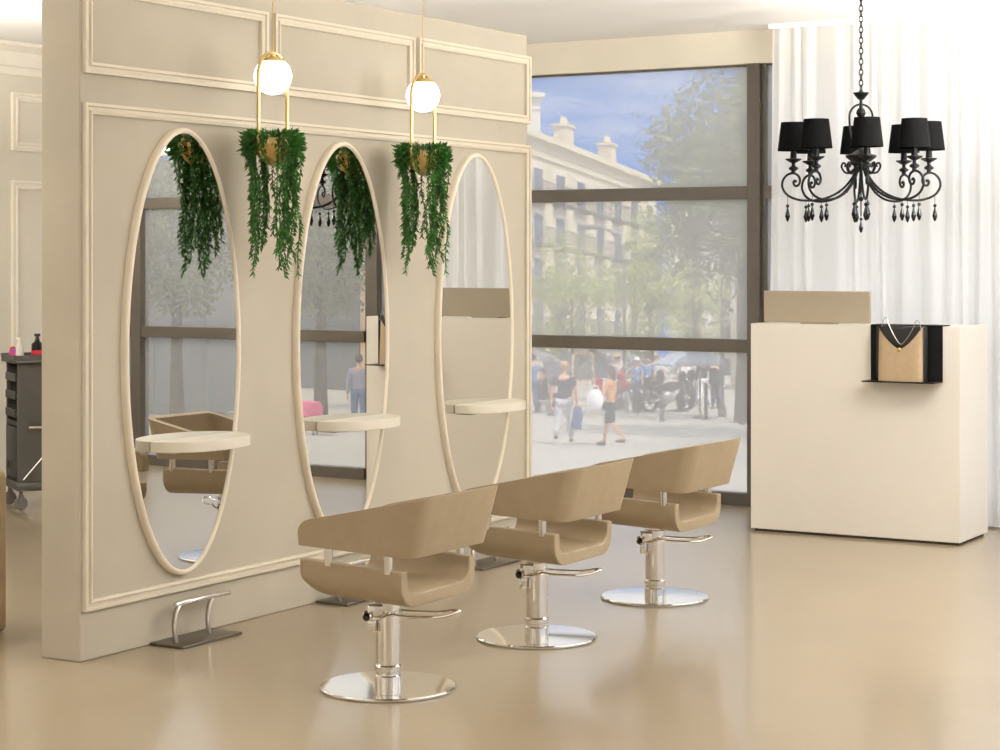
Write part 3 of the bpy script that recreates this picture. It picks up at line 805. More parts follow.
# --- buildings
def building(label, base, ang, width, depth, h, m, bays, floors, slope=0, roofh=1.6, chim=(), arched=False, first=3.6, groundm=None, skip=()):
    """facade runs along local +x from the base point, facing local -y"""
    x, y = base; z = gz(y) - 1.5
    t = thing('building', label, 'building', (x, y, z), ang)
    H = h - z
    def sh(p): return (p[0], p[1], p[2] + slope * p[0])
    def sbox(b, a, c):
        vs = [sh((X, Y, Z)) for Z in (a[2], c[2]) for X, Y in ((a[0], a[1]), (c[0], a[1]), (c[0], c[1]), (a[0], c[1]))]
        b.add(vs, [(3, 2, 1, 0), (4, 5, 6, 7), (0, 1, 5, 4), (1, 2, 6, 5), (2, 3, 7, 6), (3, 0, 4, 7)])
    b = MB(); sbox(b, (0, 0, 0), (width, depth, H)); b.build('wall', m, t, smooth=0)
    b = MB(); sbox(b, (-.3, -.5, H), (width + .3, depth, H + .35)); sbox(b, (0, -.12, H - .9), (width, 0, H - .6)); b.build('cornice', m, t, smooth=0)
    r0, r1 = min(2.6, depth * .45), max(depth - 2, depth * .55)
    b = MB(); vs = [sh(p) for p in ((0, -.2, H + .35), (width, -.2, H + .35), (width, depth, H + .35), (0, depth, H + .35), (0, r0, H + .35 + roofh), (width, r0, H + .35 + roofh), (width, r1, H + .35 + roofh), (0, r1, H + .35 + roofh))]
    b.add(vs, [(0, 1, 5, 4), (4, 5, 6, 7), (1, 2, 6, 5), (3, 0, 4, 7), (2, 3, 7, 6), (3, 2, 1, 0)]); b.build('roof', 'slate', t, smooth=0)
    for cx in chim:
        c = MB(); sbox(c, (cx - .75, 1.2, H + .3), (cx + .75, 2.1, H + roofh + 1.5)); sbox(c, (cx - .85, 1.1, H + roofh + 1.5), (cx + .85, 2.2, H + roofh + 1.68))
        for q in (-.45, 0, .45): c.lathe([(.14, 0), (.11, .5)], sh((cx + q, 1.65, H + roofh + 1.68)), 8)
        c.build('chimney', m, t, smooth=0)
    fh = (H - 1.2 - first) / floors
    bw = width / bays
    for fl in range(floors):
        for k in range(bays):
            if (fl, k) in skip: continue
            cx = (k + .5) * bw; z0 = first + fl * fh + .5; z1 = z0 + fh * .66; ww = min(bw * .21, 1.0)
            b = MB()
            sbox(b, (cx - ww - .2, -.08, z0 - .12), (cx - ww, .02, z1 + .2)); sbox(b, (cx + ww, -.08, z0 - .12), (cx + ww + .2, .02, z1 + .2)); sbox(b, (cx - ww, -.08, z1), (cx + ww, .02, z1 + .2))
            if arched:
                for q in range(8):
                    a0, a1 = PI * q / 8, PI * (q + 1) / 8
                    b.add([sh((cx + (ww + .2) * cos(a) * k2, yy, z1 + .2 + ww * sin(a) * k2)) for yy in (-.09, .02) for a, k2 in ((a0, 1), (a1, 1), (a1, .6), (a0, .6))],
                          [(0, 1, 2, 3), (7, 6, 5, 4), (0, 4, 5, 1), (2, 6, 7, 3)])
            wo = b.build('window', 'facadewhite' if m != 'facadewhite' else 'facade', t, smooth=0)
            b = MB(); sbox(b, (cx - ww, -.03, z0), (cx + ww, .03, z1)); b.build('pane', 'winglass', wo, smooth=0)
            if fl > 0 or True:
                b = MB(); sbox(b, (cx - ww - .5, -.7, z0 - .2), (cx + ww + .5, 0, z0 - .08)); sbox(b, (cx - ww - .5, -.7, z0 + .85), (cx + ww + .5, -.65, z0 + .9))
                nb = 9
                for q in range(nb + 1):
                    X = cx - ww - .48 + (2 * ww + .94) * q / nb; sbox(b, (X, -.69, z0 - .08), (X + .03, -.66, z0 + .86))
                b.build('balcony', 'iron', wo, smooth=0)
    # shop fronts at street level
    nb = max(2, bays // 2)
    for k in range(nb):
        a, c = (k + .12) * width / nb, (k + .88) * width / nb
        b = MB(); sbox(b, (a, -.05, 1.3), (c, .03, first - .5)); so_ = b.build('shop_window', 'winglass', t, smooth=0)
        if k % 2 == 0:
            b = MB(); vs = [sh(p) for p in ((a, 0, first - .2), (c, 0, first - .2), (c, -1.4, first - .8), (a, -1.4, first - .8), (a, 0, first - .25), (c, 0, first - .25), (c, -1.4, first - 1.05), (a, -1.4, first - 1.05))]
            b.add(vs, [(0, 1, 2, 3), (7, 6, 5, 4), (3, 2, 6, 7), (0, 3, 7, 4), (1, 5, 6, 2)]); b.build('awning', 'redcloth' if k == 6 else 'kiosk', so_, smooth=0)
    return t
va = math.atan2(.3, 1)                                   # heading in camera frame: mostly away, a little right
head = PI / 2 - va + TH                                  # same heading as a world angle
dxw, dyw = view(.3, 1)
start = at(531, 132, 110)
L0 = 30.0
dl = math.hypot(dxw, dyw)
L0 = 30.0
bs = (start[0] - dxw / dl * L0, start[1] - dyw / dl * L0)
building('long cream terrace with balconies and chimneys across the street', bs, head, L0 + 32.5, 4.6, start[2] + 1.43 - .35, 'facade', 13, 4, slope=-.0475, roofh=.55, chim=(L0 + 13.2, L0 + 24.5, L0 + 3.2))
p = at(533, 90, 108); q = view(.3, 1)
# taller house rising behind the near end of the terrace
hx_, hy_, hz_ = at(478, 97, 150)
building('taller white house rising behind the near end of the terrace', (hx_, hy_), head - 1.2, 4.7, 8, hz_, 'facadewhite', 1, 5, roofh=.35)
x_, y_, z_ = at(672, 200, 150)
building('cream house with arched windows seen between the street trees', (x_, y_), TH - .05, 6.0, 8, z_, 'facadewhite', 2, 5, roofh=1.0, arched=True, first=3.2)
x_, y_, z_ = at(770, 95, 95)
building('pale house added unseen beyond the curtain to backlight it', (x_, y_), TH + .12, 26, 8, z_, 'facadewhite', 6, 4, roofh=1.0)  # hidden house added so its sunlit front brightens the curtain from behind
# seen by way of the mirrors
x_, y_, z_ = at_reflected(372, 300, 78)
building('peach corner house reflected in the middle mirror', (x_, y_), .25, 11.0, 9, z_ + 6, 'peach', 3, 2, roofh=1.0, first=8.2)
x_, y_, z_ = at_reflected(240, 300, 90)
building('pale house across the square, reflected in the first mirror', (x_, y_), .1, 24, 9, z_ + 5, 'facade', 6, 3, roofh=1.0, first=4.5)

x_, y_, z_ = at_reflected(209, 420, 52)
zb = gz(y_)
t = thing('kiosk', 'large grey panelled kiosk reflected in the mirror nearest the partition end', 'kiosk', (x_, y_, zb), -.3)
b = MB(); b.span((0, 0, 0), (4.2, 2.2, 3.9), bev=.05); b.build('body', 'kiosk', t, smooth=0)
for k in range(3):
    b = MB(); b.span((.15 + k * 1.35, -.04, .25), (1.4 + k * 1.35, .0, 3.5), bev=.02); b.build('panel', 'kiosk', t, smooth=0)
b = MB(); b.span((-.2, -.25, 3.9), (4.4, 2.4, 4.1), bev=.03); b.build('roof', 'kiosk', t, smooth=0)

# --- trees
def tree(label, c, rad, base, m, n, ls, seed, trunk_r=.16, group='street trees', holes=.0):
    rr = random.Random(seed)
    zb = gz(base[1])
    t = thing('street_tree', label, 'tree', (base[0], base[1], zb), 0, group)
    C_ = Vector((c[0] - base[0], c[1] - base[1], c[2] - zb))
    b = MB(); nv = 7
    cl = [C_ + Vector((rr.gauss(0, .45) * rad[0], rr.gauss(0, .45) * rad[1], rr.gauss(0, .42) * rad[2])) for _ in range(26)]
    trunk_top = C_ + Vector((0, 0, rad[2] * .35))
    b.tube([(0, 0, -.1), (.03, .02, zb * 0 + (C_.z - rad[2]) * .5), tuple(C_ * .6 + Vector((0, 0, 0))), tuple(trunk_top)], [trunk_r * 1.25, trunk_r, trunk_r * .75, trunk_r * .2], 8)
    for k in range(9):
        s = C_ * rr.uniform(.5, .95); e = rr.choice(cl)
        b.tube([s, s.lerp(e, .5) + Vector((0, 0, .15)), e], [trunk_r * .4, trunk_r * .25, trunk_r * .06], 5)
    b.build('trunk', 'bark', t)
    f = MB()
    for k in range(n):
        if rr.random() < .55:
            d = Vector((rr.gauss(0, 1), rr.gauss(0, 1), rr.gauss(0, 1))).normalized() * (rr.random() ** .33)
            p = C_ + Vector((d.x * rad[0], d.y * rad[1], d.z * rad[2]))
            p += Vector((sin(p.z * 2.1 + seed), cos(p.x * 2.3), sin(p.y * 1.9 + 2))) * rad[0] * .13
        else:
            p = rr.choice(cl) + Vector((rr.gauss(0, .2) * rad[0], rr.gauss(0, .2) * rad[1], rr.gauss(0, .17) * rad[2]))
        if holes and (sin(p.x * 2.6 + seed) + sin(p.y * 2.2) + sin(p.z * 3.1 + 1)) < holes - 1.4: continue
        a = Vector((rr.gauss(0, 1), rr.gauss(0, 1), rr.gauss(0, .6))).normalized(); s = a.cross(Vector((rr.gauss(0, 1), rr.gauss(0, 1), rr.gauss(0, 1)))).normalized()
        L = ls * rr.uniform(.6, 1.3)
        f.add([p, p + a * L * .5 + s * L * .38, p + a * L, p + a * L * .5 - s * L * .38], [(0, 1, 2, 3)])
    f.build('foliage', m, t, smooth=0)
    return t
def tree_px(label, px, py, Y, rpx, rpy, m, n, ls, seed, refl=False, **k):
    fn = at_reflected if refl else at
    x, y, z = fn(px, py, Y)
    r = rpx * Y / 2000
    return tree(label, (x, y, z), (r, r, rpy * Y / 2000), (x, y), m, n, ls, seed, **k)
tree_px('large dark plane tree filling the upper right of the street window', 742, 176, 56, 92, 122, 'leafdark', 15000, .155, 1, trunk_r=.2)
tree_px('slim light-green tree in the middle of the street window, before the terrace', 652, 276, 71.5, 40, 66, 'leaflight', 5200, .155, 2, trunk_r=.07, holes=.5)
tree_px('light-green tree at the left of the street window, by the partition edge', 572, 292, 78, 46, 58, 'leaflight', 4600, .155, 3, trunk_r=.07, holes=.7)
tree_px('light-green tree low behind the tall lamp post, right of the slim tree', 694, 306, 82, 38, 42, 'leaflight', 2600, .155, 4, trunk_r=.07, holes=.5)
x_, y_ = view(7.2, 46.5)
tree('dark tree beside the square, casting shade on the paving', (x_, y_, gz(y_) + 6.3), (3.1, 3.1, 2.3), (x_, y_), 'leafdark', 3000, .3, 5, trunk_r=.2)
x_, y_ = view(14.2, 50)
tree('second dark tree beside the square, farther to the right', (x_, y_, gz(y_) + 6.5), (3.3, 3.3, 2.3), (x_, y_), 'leafdark', 2600, .3, 6, trunk_r=.2)
tree_px('leafy tree reflected at the top of the mirror nearest the partition end', 178, 232, 50, 66, 92, 'leafdark', 9000, .15, 7, refl=True, trunk_r=.16)
tree_px('leafy tree reflected in the middle mirror', 322, 246, 52, 62, 78, 'leafdark', 8000, .15, 8, refl=True, trunk_r=.16)
tree_px('leafy tree reflected between the first and middle mirrors', 250, 250, 62, 60, 80, 'leafdark', 6000, .17, 9, refl=True, trunk_r=.16)

# --- lamp posts, bollards, parasols, display frame
def lamp_post(label, px, py, Y, top, ornate):
    x, y, _ = at(px, py, Y); zb = gz(y); h = CAM_H + (257 - top) / 2000 * Y - zb
    t = thing('street_lamp', label, 'street lamp', (x, y, zb), TH)
    b = MB(); b.lathe([(.13, 0), (.13, .25), (.08, .35), (.06, 1.0), (.05, h * .7), (.04, h)], n=12); b.build('post', 'shutter', t)
    if not ornate:
        b = MB(); b.tube([(0, 0, h - .1), (-.12, 0, h + .55), (-.45, 0, h + 1.0), (-.95, 0, h + 1.15)], .045, 8); b.build('arm', 'shutter', t)
        b = MB(); b.sphere((-1.1, 0, h + 1.12), .22, 12, 8, (1.4, .7, .4)); b.build('lantern', 'shutter', t)
    else:
        b = MB()
        for s in (-1, 1):
            b.tube([(0, 0, h - .5), (s * .25, 0, h - .55), (s * .42, 0, h - .3), (s * .45, 0, h)], .03, 6)
        b.build('bracket', 'shutter', t)
        for s in (-1, 0, 1):
            b = MB(); b.lathe([(.06, 0), (.14, .1), (.17, .45), (.06, .6), (0, .62)], (s * .45, 0, h + (.35 if s == 0 else 0)), 10); b.build('lantern', 'facadewhite', t)
    return t
lamp_post('tall street lamp with curved arm standing before the terrace', 624.5, 400, 64, 262, False)
lamp_post('street lamp with three lanterns before the dark plane tree', 722, 405, 60, 283, True)
for (px, py), lab in zip([(706, 420), (662, 422), (551, 416), (742, 425)], ['iron bollard at the edge of the shade, second from the window post', 'iron bollard before the parked motorcycles', 'iron bollard left of the walking man in navy', 'iron bollard closest to the window post']):
    x, y, z = ground_at(px, py)
    t = thing('bollard', lab, 'bollard', (x, y, z), 0, 'bollards on the square')
    b = MB(); b.lathe([(.08, 0), (.08, .08), (.05, .12), (.045, .9), (.06, .92), (.06, .96)], n=12); b.build('shaft', 'iron', t)
    b = MB(); b.sphere((0, 0, 1.0), .065, 12, 8); b.build('finial', 'iron', t)
def parasol(label, px, py, Y, r):
    x, y, z = at(px, py, Y); zb = gz(y); h = z - zb
    t = thing('parasol', label, 'parasol', (x, y, zb), 0, 'grey cafe parasols')
    b = MB(); b.lathe([(.25, 0), (.25, .06), (.03, .1), (.025, h)], n=12); b.build('pole', 'shutter', t)
    b = MB(); b.lathe([(r, h - .42), (r * .5, h - .17), (0, h), (0, h - .03), (r * .5, h - .2), (r, h - .45)], n=8); b.build('canopy', 'parasol', t, smooth=0)
parasol('grey parasol over the people by the motorcycles', 680, 350.5, 63.5, .95)
parasol('grey parasol overlapping the first one, a little to the right', 700, 348.5, 58.5, .80)
x, y, z = ground_at(583, 417)
t = thing('display_stand', 'pale wooden display frame standing behind the walking man in navy', 'display frame', (x, y, z), TH)
k = 60 / 2000
b = MB()
for s in (-.29, .29): b.span((s - .03, -.03, 0), (s + .03, .03, 1.85))
for zz in (1.05, 1.82): b.span((-.32, -.03, zz - .03), (.32, .03, zz + .03))
b.span((-.28, -.02, .3), (.28, .02, .35)); b.build('frame', 'wood', t, smooth=0)
b = MB(); b.span((-.26, -.012, 1.08), (.26, .012, 1.79)); b.build('board', 'shutter', t, smooth=0)

# --- motorcycles
def motorcycle(label, px, py, rz, paint, seed):
    x, y, z = ground_at(px, py)
    t = thing('motorcycle', label, 'motorcycle', (x, y, z), rz, 'parked motorcycles')
    for wx in (-.68, .68):
        b = MB(); pts = [(wx + .27 * cos(a), 0, .32 + .27 * sin(a)) for a in [2 * PI * k / 24 for k in range(24)]]; b.tube(pts, .055, 8, closed=True)
        b.tube([(wx, -.06, .32), (wx, .06, .32)], .05, 10)
        for k in range(6): b.tube([(wx, 0, .32), (wx + .24 * cos(k * PI / 3), 0, .32 + .24 * sin(k * PI / 3))], .012, 5)
        b.build('wheel', 'blackpaint', t)
    b = MB(); b.sphere((.02, 0, .48), .2, 14, 10, (1.5, .8, 1)); b.tube([(-.68, .08, .32), (-.2, .1, .45), (.1, .08, .5)], .035, 6); b.tube([(-.68, -.08, .32), (-.2, -.1, .45)], .05, 8); b.build('engine', 'silverpaint', t)
    b = MB(); b.sphere((.14, 0, .80), .2, 14, 10, (1.5, .75, .75)); b.build('tank', paint, t)
    b = MB(); b.sphere((-.36, 0, .80), .2, 14, 8, (1.9, .75, .4)); b.sphere((-.72, 0, .83), .12, 10, 6, (1.5, .8, .7)); b.build('seat', 'blackpaint', t)
    for s in (-1, 1):
        b = MB(); b.tube([(.68, s * .09, .32), (.50, s * .09, .95)], .025, 6); b.build('fork', 'silverpaint', t)
    b = MB(); b.tube([(.42, -.36, 1.02), (.50, -.15, 1.04), (.50, .15, 1.04), (.42, .36, 1.02)], .02, 6); b.build('handlebar', 'blackpaint', t)
    b = MB(); b.sphere((.60, 0, .92), .11, 12, 8); b.sphere((.58, 0, 1.1), .16, 10, 6, (.35, 1, 1.1)); b.build('headlamp_fairing', paint, t)
    b = MB(); pts = [(.68 + .36 * cos(a), 0, .32 + .36 * sin(a)) for a in [PI * .15 + PI * .6 * k / 8 for k in range(9)]]; b.tube(pts, .05, 6); b.build('mudguard', paint, t)
motorcycle('black motorcycle parked nearest the middle of the square', 668, 412, TH + .5, 'blackpaint', 1)
motorcycle('black motorcycle parked under the edge of the parasol', 686, 410, TH + 1.2, 'blackpaint', 2)
motorcycle('dark motorcycle parked left of the others', 650, 411, TH + .9, 'blackpaint', 3)
motorcycle('red motorcycle parked behind the walking woman in apricot', 628, 412, TH + 1.9, 'redpaint', 4)

# --- people
def skin_mesh(name, V, E, m, parent, sub=1):
    me = bpy.data.meshes.new(name); me.from_pydata([v[:3] for v in V], E, [])
    o = bpy.data.objects.new(name, me); COL.objects.link(o)
    md = o.modifiers.new('s', 'SKIN'); md.use_smooth_shade = True
    for i, v in enumerate(V):
        r = v[3]; r = r if isinstance(r, tuple) else (r, r)
        me.skin_vertices[0].data[i].radius = r
    me.skin_vertices[0].data[0].use_root = True
    ss = o.modifiers.new('u', 'SUBSURF'); ss.levels = sub; ss.render_levels = sub
    bpy.context.view_layer.update()
    ev = o.evaluated_get(bpy.context.evaluated_depsgraph_get())
    nm = bpy.data.meshes.new_from_object(ev)
    bpy.data.objects.remove(o); bpy.data.meshes.remove(me)
    nm.name = name; nm.materials.clear(); nm.materials.append(M[m]); nm.shade_smooth()
    ob = bpy.data.objects.new(name, nm); COL.objects.link(ob); ob.parent = parent
    return ob
def person(label, px, py, face, h=1.72, top='navy', bottom='greycloth', shorts=False, hair='hairbrown', hat=None, stride=.0, arms=((0, .1), (0, .1)), sit=False, dress=False, refl=None, longhair=False, group='people out on the square'):
    """stands facing local +y; stride swings the legs; arms = (swing, elbow bend) left and right"""
    if refl: x, y, z = at_reflected(px, py, refl); z = gz(y)
    else: x, y, z = ground_at(px, py)
    t = thing('person', label, 'person', (x, y, z), face, group)
    s = h / 1.72
    hipz = .90 if not sit else .48
    def leg(sd):
        a = stride * sd
        if sit:
            kn = (sd * .12, .42, .48); an = (sd * .12, .40, .09)
        else:
            kn = (sd * .10, sin(a) * .44 + .02, hipz - cos(a) * .43)
            bk = a - (.5 if a < -.05 else .05) * (1 if abs(stride) > .05 else .3)
            an = (sd * .10, kn[1] + sin(bk) * .40, max(.085, kn[2] - cos(bk) * .40))
        return (sd * .095, .0, hipz - .02), kn, an, (sd * .11, an[1] + .15, max(.03, an[2] - .06))
    V = [(0, 0, hipz, (.135, .10)), (0, -.01, hipz + .14, (.115, .085)), (0, -.01, hipz + .32, (.135, .10)), (0, -.015, hipz + .47, (.12, .085)),
         (0, -.01, hipz + .545, .052), (0, .01, hipz + .60, .05), (0, .025, hipz + .655, (.062, .072)), (0, .02, hipz + .72, (.075, .09)), (0, .015, hipz + .785, (.06, .072))]
    E = [(0, 1), (1, 2), (2, 3), (3, 4), (4, 5), (5, 6), (6, 7), (7, 8)]
    legs = []; armsj = []
    for sd in (-1, 1):
        hp, kn, an, toe = leg(sd); i = len(V)
        V += [hp + (.088,), tuple((hp[q] + kn[q]) / 2 for q in range(3)) + (.078,), kn + (.055,), (kn[0], (kn[1] + an[1]) / 2 - .01, (kn[2] + an[2]) / 2 + .03, .052), an + (.036,), toe + ((.035, .028),)]
        E += [(0, i), (i, i + 1), (i + 1, i + 2), (i + 2, i + 3), (i + 3, i + 4), (i + 4, i + 5)]; legs.append((hp, kn, an, toe))
    for sd, (sw, el) in zip((-1, 1), arms):
        sh_ = (sd * .185, -.015, hipz + .475); lx = sd * .06
        e = (sh_[0] + lx, sh_[1] + sin(sw) * .28, sh_[2] - cos(sw) * .28)
        w_ = (e[0] + lx * .2, e[1] + sin(sw + el) * .25, e[2] - cos(sw + el) * .25)
        d = Vector(w_) - Vector(e); d.normalize(); pal = Vector(w_) + d * .07
        i = len(V)
        V += [sh_ + (.056,), e + (.042,), w_ + (.027,), tuple(pal) + ((.036, .018),)]
        E += [(3, i), (i, i + 1), (i + 1, i + 2), (i + 2, i + 3)]
        sdv = d.cross(Vector((1, 0, 0))).normalized()
        for f in range(4):
            base = pal + d * .02 + sdv * (f - 1.5) * .018; tip = base + d * (.07, .08, .075, .06)[f] + Vector((-sd * .015, 0, 0))
            V.append(tuple(tip) + (.008,)); E.append((i + 3, len(V) - 1))
        th_ = Vector(w_) + d * .03 + sdv * .05 + d * .03
        V.append(tuple(th_) + (.009,)); E.append((i + 3, len(V) - 1))
        armsj.append((sh_, e, w_, pal))
    sc_ = lambda L: [tuple(c * s for c in v[:3]) + (tuple(r * s for r in v[3]) if isinstance(v[3], tuple) else v[3] * s,) for v in L]
    skin_mesh('body', sc_(V), E, 'skin', t)
    # face
    hc = hipz + .705
    b = MB(); b.sphere((0, .125 * s, (hc - .01) * s), .017 * s, 8, 6, (.7, 1, 1.3))
    for sd in (-1, 1): b.sphere((sd * .079 * s, .01 * s, (hc) * s), .026 * s, 8, 6, (.35, .7, 1.1))
    b.build('nose_and_ears', 'skin', t)
    b = MB()
    for sd in (-1, 1): b.sphere((sd * .032 * s, .101 * s, (hc + .02) * s), .011 * s, 8, 6, (1.2, .6, .7))
    b.box((0, .103 * s, (hc - .058) * s), (.045 * s, .012 * s, .009 * s)); b.build('eyes_and_mouth', 'hairbrown', t)
    b = MB()
    b.sphere((0, -.004 * s, (hc + .045) * s), .101 * s, 18, 12, (.95, 1.08, 1.0) if not longhair else (1.0, 1.1, 1.05))
    if longhair: b.sphere((0, -.06 * s, (hc - .07) * s), .085 * s, 14, 10, (1.0, .7, 1.6))
    for v in list(b.bm.verts):                         # open over the face
        if v.co.y > .06 * s and v.co.z < (hc + .075) * s: v.co.y -= .055 * s
    b.build('hair', hair, t)
    if hat:
        b = MB(); b.lathe([(.17 * s if hat == 'straw' else .11 * s, (hc + .075) * s), (.105 * s, (hc + .085) * s), (.10 * s, (hc + .15) * s), (.06 * s, (hc + .18) * s), (0, (hc + .185) * s)], n=18)
        b.build('hat', hat, t)
    # clothes
    TV = [(0, 0, hipz - .07, (.155, .12)), (0, -.005, hipz + .04, (.15, .116)), (0, -.01, hipz + .15, (.136, .106)), (0, -.01, hipz + .32, (.152, .118)), (0, -.015, hipz + .465, (.135, .10)), (0, -.01, hipz + .51, .07)]
    TE = [(0, 1), (1, 2), (2, 3), (3, 4), (4, 5)]
    for sh_, e, w_, pal in armsj:
        i = len(TV); md = tuple(sh_[q] * .35 + e[q] * .65 for q in range(3))
        TV += [sh_ + (.072,), md + (.062,)]; TE += [(4, i), (i, i + 1)]
        if top in ('blackcloth', 'lilac', 'denim'):
            TV += [e + (.056,), w_ + (.042,)]; TE += [(i + 1, i + 2), (i + 2, i + 3)]
    skin_mesh('top', sc_(TV), TE, top, t)
    BV = [(0, 0, hipz + .03, (.146, .112))]; BE = []
    for hp, kn, an, toe in legs:
        i = len(BV); md = tuple(hp[q] * .45 + kn[q] * .55 for q in range(3))
        BV += [(hp[0], hp[1], hp[2], .112), md + (.10,), kn + (.084,)]; BE += [(0, i), (i, i + 1), (i + 1, i + 2)]
        if not shorts:
            BV += [(kn[0], (kn[1] + an[1]) / 2, (kn[2] + an[2]) / 2, .08), (an[0], an[1], an[2] + .02, .068)]; BE += [(i + 2, i + 3), (i + 3, i + 4)]
    skin_mesh('skirt' if dress else ('shorts' if shorts else 'trousers'), sc_(BV), BE, bottom, t)
    for hp, kn, an, toe in legs:
        skin_mesh('shoe', sc_([(an[0], an[1] - .04, toe[2] + .012, .045), (an[0], an[1] + .05, toe[2] + .008, .042), (toe[0], toe[1] + .05, toe[2], (.042, .03))]), [(0, 1), (1, 2)], 'shoe', t)
    return t
AW = TH                                                 # facing away from the window, along the view
w1 = person('man in navy shirt and pale trousers walking away, with a blue jacket in hand', 564, 444, AW - .2, 1.74, 'navy', 'greycloth', hair='hairfair', stride=.33, arms=((-.15, .1), (.12, .15)))
w2 = person('woman in apricot top and dark shorts walking to the left with a white bag', 610.5, 446, AW + 1.2, 1.66, 'orange', 'teal', shorts=True, stride=.22, arms=((.35, .9), (.1, .3)), longhair=True)
def local(o, lx, ly, lz):
    a = o.rotation_euler.z
    return (o.location.x + lx * cos(a) - ly * sin(a), o.location.y + lx * sin(a) + ly * cos(a), o.location.z + lz)
b = MB()
def jac(i, j):
    th = 2 * PI * i / 16; r = (.02, .07, .10, .115, .12, .07)[j]; z = (0, -.03, -.14, -.28, -.42, -.50)[j]
    q = 1 + .22 * sin(3 * th + j)
    return (r * q * cos(th) * 1.1, r * q * sin(th) * .7, z)
b.grid(jac, 16, 6, True)
o = b.build('jacket', 'denim', loc=local(w1, .262, .13, .80)); tag(o, 'blue jacket hanging from the hand of the man in navy', 'jacket')
t = thing('shoulder_bag', 'white bag carried on the arm of the woman in apricot', 'bag', local(w2, -.36, .22, .86))
b = MB(); b.sphere((0, 0, .12), .20, 16, 10, (.95, .7, 1.15)); b.build('bag_body', 'whitecloth', t)
b = MB(); b.tube([(-.1, 0, .30), (-.06, 0, .42), (.06, 0, .42), (.1, 0, .30)], .012, 6); b.build('strap', 'whitecloth', t)
person('person in a wide straw hat standing behind the walking woman', 617, 406, AW + .4, 1.72, 'greycloth', 'greycloth', hat='straw')
person('person in white cap and pale blue top beside the motorcycles', 637, 406, AW + 2.4, 1.60, 'skyblue', 'denim', hat='hairwhite')
person('person in sky blue shirt standing behind the dark motorcycle', 647.5, 404, AW + 3, 1.68, 'skyblue', 'blackcloth')
person('person in white shirt standing behind the black motorcycles', 657, 404, AW + 2.6, 1.74, 'whitecloth', 'blackcloth', hair='hairfair')
person('person in white shirt and black shorts under the parasol', 684, 407, AW + .3, 1.66, 'whitecloth', 'blackcloth', shorts=True, stride=.2, hair='hairwhite')
person('person in a lilac-grey outfit under the parasol', 694.5, 405, AW + .1, 1.62, 'lilac', 'lilac')
person('person in black jacket and white trousers at the right end of the parasol', 704, 406, AW - .3, 1.76, 'blackcloth', 'whitecloth', hair='hairfair', stride=.3)
person('person in dark clothes right of the parasol, by the lantern post', 716, 409, AW + .5, 1.68, 'blackcloth', 'navy')
person('person in dark clothes sitting left of the wooden display frame', 544, 412, AW - 1.2, 1.75, 'blackcloth', 'blackcloth', sit=True)
person('person in pale blue standing against the partition edge', 532.5, 412, AW, 1.74, 'skyblue', 'denim')
person('person in white top and dark trousers reflected at the right of the first mirror', 222, 400, -.4, 1.72, 'whitecloth', 'blackcloth', refl=74, stride=.25)
person('person in slate blue clothes reflected beside the desk in the middle mirror', 360, 412, -.6, 1.74, 'lilac', 'denim', refl=46, stride=.15)
x, y, z = ground_at(544, 412)
t = thing('bench', 'low stone bench under the seated person', 'bench', (x, y, z), AW - 1.2)
b = MB(); b.span((-.34, -.25, .30), (.34, .18, .375), bev=.02); b.build('seat', 'kerb', t, smooth=0)
for s_ in (-.25, .25):
    b = MB(); b.span((s_ - .07, -.2, 0), (s_ + .07, .14, .30)); b.build('leg', 'kerb', t, smooth=0)
x, y, z = ground_at(605, 409)
t = thing('cafe_chair', 'red cafe chair beside the wooden display frame', 'chair', (x, y, z), TH + 2)
b = MB(); b.span((-.24, -.24, .43), (.24, .24, .49), bev=.02); b.build('seat', 'redcloth', t)
b = MB(); b.span((-.24, .2, .6), (.24, .25, 1.0), bev=.02); b.build('backrest', 'redcloth', t)
for sx_ in (-1, 1):
    for sy_ in (-1, 1):
        b = MB(); b.tube([(sx_ * .22, sy_ * .22, 0), (sx_ * .2, sy_ * .21, .8 if sy_ > 0 else .43)], .018, 6); b.build('leg', 'shutter', t)
x, y, z = at_reflected(309, 417, 44); z = gz(y)
t = thing('stool', 'round pink seat reflected at the left of the middle mirror', 'stool', (x, y, z))
b = MB(); b.lathe([(.30, .36), (.34, .42), (.33, .62), (.26, .72), (0, .74)], n=24); b.build('seat', 'pinkcloth', t)
for k_ in range(4):
    b = MB(); b.tube([(.24 * cos(k_ * PI / 2 + .4), .24 * sin(k_ * PI / 2 + .4), 0), (.2 * cos(k_ * PI / 2 + .4), .2 * sin(k_ * PI / 2 + .4), .38)], .025, 6); b.build('leg', 'shutter', t)

# ------------------------------------------------------------------ camera, sky, sun
cam = bpy.data.cameras.new('camera'); co = bpy.data.objects.new('camera', cam); COL.objects.link(co)
cam.sensor_width = 36; cam.lens = 72; cam.shift_y = -.118; cam.clip_end = 1000; cam.clip_start = .05
co.location = (0, 0, CAM_H); co.rotation_euler = (PI / 2, 0, TH)
SC.camera = co

sun = bpy.data.lights.new('sun', 'SUN'); so = bpy.data.objects.new('sun', sun); COL.objects.link(so)
sx, sy = view(.361, -.445)
so.rotation_euler = Vector((sx, sy, .819)).to_track_quat('Z', 'Y').to_euler()
sun.energy = 2.6; sun.angle = .009; sun.color = (1, .95, .86)

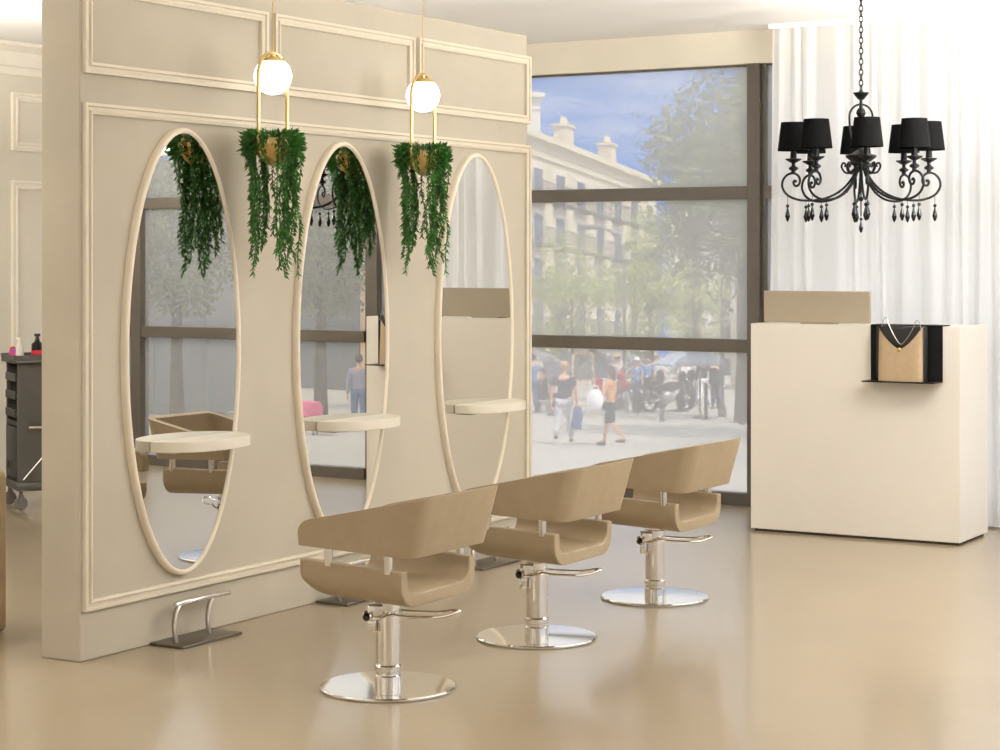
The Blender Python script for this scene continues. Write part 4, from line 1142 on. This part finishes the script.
w = bpy.data.worlds.new('sky'); SC.world = w; w.use_nodes = True
nt = w.node_tree; n = nt.nodes; l = nt.links
bg = n['Background']
tc = n.new('ShaderNodeTexCoord'); sp = n.new('ShaderNodeSeparateXYZ'); l.new(tc.outputs['Generated'], sp.inputs[0])
rp = n.new('ShaderNodeValToRGB'); e = rp.color_ramp.elements
e[0].position = 0; e[0].color = (.20, .42, .90, 1); e[1].position = .6; e[1].color = (.10, .24, .62, 1)
q = e.new(.04); q.color = (.10, .33, .86, 1); q = e.new(.12); q.color = (.12, .31, .78, 1)
l.new(sp.outputs['Z'], rp.inputs['Fac'])
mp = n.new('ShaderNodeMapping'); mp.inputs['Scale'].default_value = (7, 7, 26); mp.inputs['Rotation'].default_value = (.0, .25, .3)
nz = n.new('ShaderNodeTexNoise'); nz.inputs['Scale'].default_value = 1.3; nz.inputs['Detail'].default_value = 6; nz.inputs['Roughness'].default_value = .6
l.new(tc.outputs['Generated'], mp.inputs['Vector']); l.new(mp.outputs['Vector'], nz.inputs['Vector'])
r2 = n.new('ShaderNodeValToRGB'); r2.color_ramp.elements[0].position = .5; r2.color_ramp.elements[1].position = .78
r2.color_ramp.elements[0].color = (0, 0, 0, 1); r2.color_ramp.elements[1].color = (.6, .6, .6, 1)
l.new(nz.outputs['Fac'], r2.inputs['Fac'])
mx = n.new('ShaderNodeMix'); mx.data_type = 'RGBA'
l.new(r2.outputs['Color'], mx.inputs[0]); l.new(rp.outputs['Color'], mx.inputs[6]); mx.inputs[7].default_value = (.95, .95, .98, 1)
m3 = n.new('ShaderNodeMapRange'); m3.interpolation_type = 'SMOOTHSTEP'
m3.inputs['From Min'].default_value = .105; m3.inputs['From Max'].default_value = .20  # sky above the window view is whitened to add daylight indoors
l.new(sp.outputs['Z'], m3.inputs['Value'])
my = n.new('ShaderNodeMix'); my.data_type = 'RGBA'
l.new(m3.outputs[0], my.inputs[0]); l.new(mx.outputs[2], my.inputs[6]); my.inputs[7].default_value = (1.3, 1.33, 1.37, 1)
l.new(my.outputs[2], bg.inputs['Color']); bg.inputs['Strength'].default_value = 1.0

vs = SC.view_settings
vs.view_transform = 'Standard'; vs.look = 'None'; vs.gamma = 1; vs.use_curve_mapping = False; vs.exposure = -0.05
SC.cycles.max_bounces = 10; SC.cycles.diffuse_bounces = 5; SC.cycles.glossy_bounces = 6; SC.cycles.transmission_bounces = 6; SC.cycles.transparent_max_bounces = 16
SC.cycles.use_denoising = True
SC.cycles.sample_clamp_indirect = 6
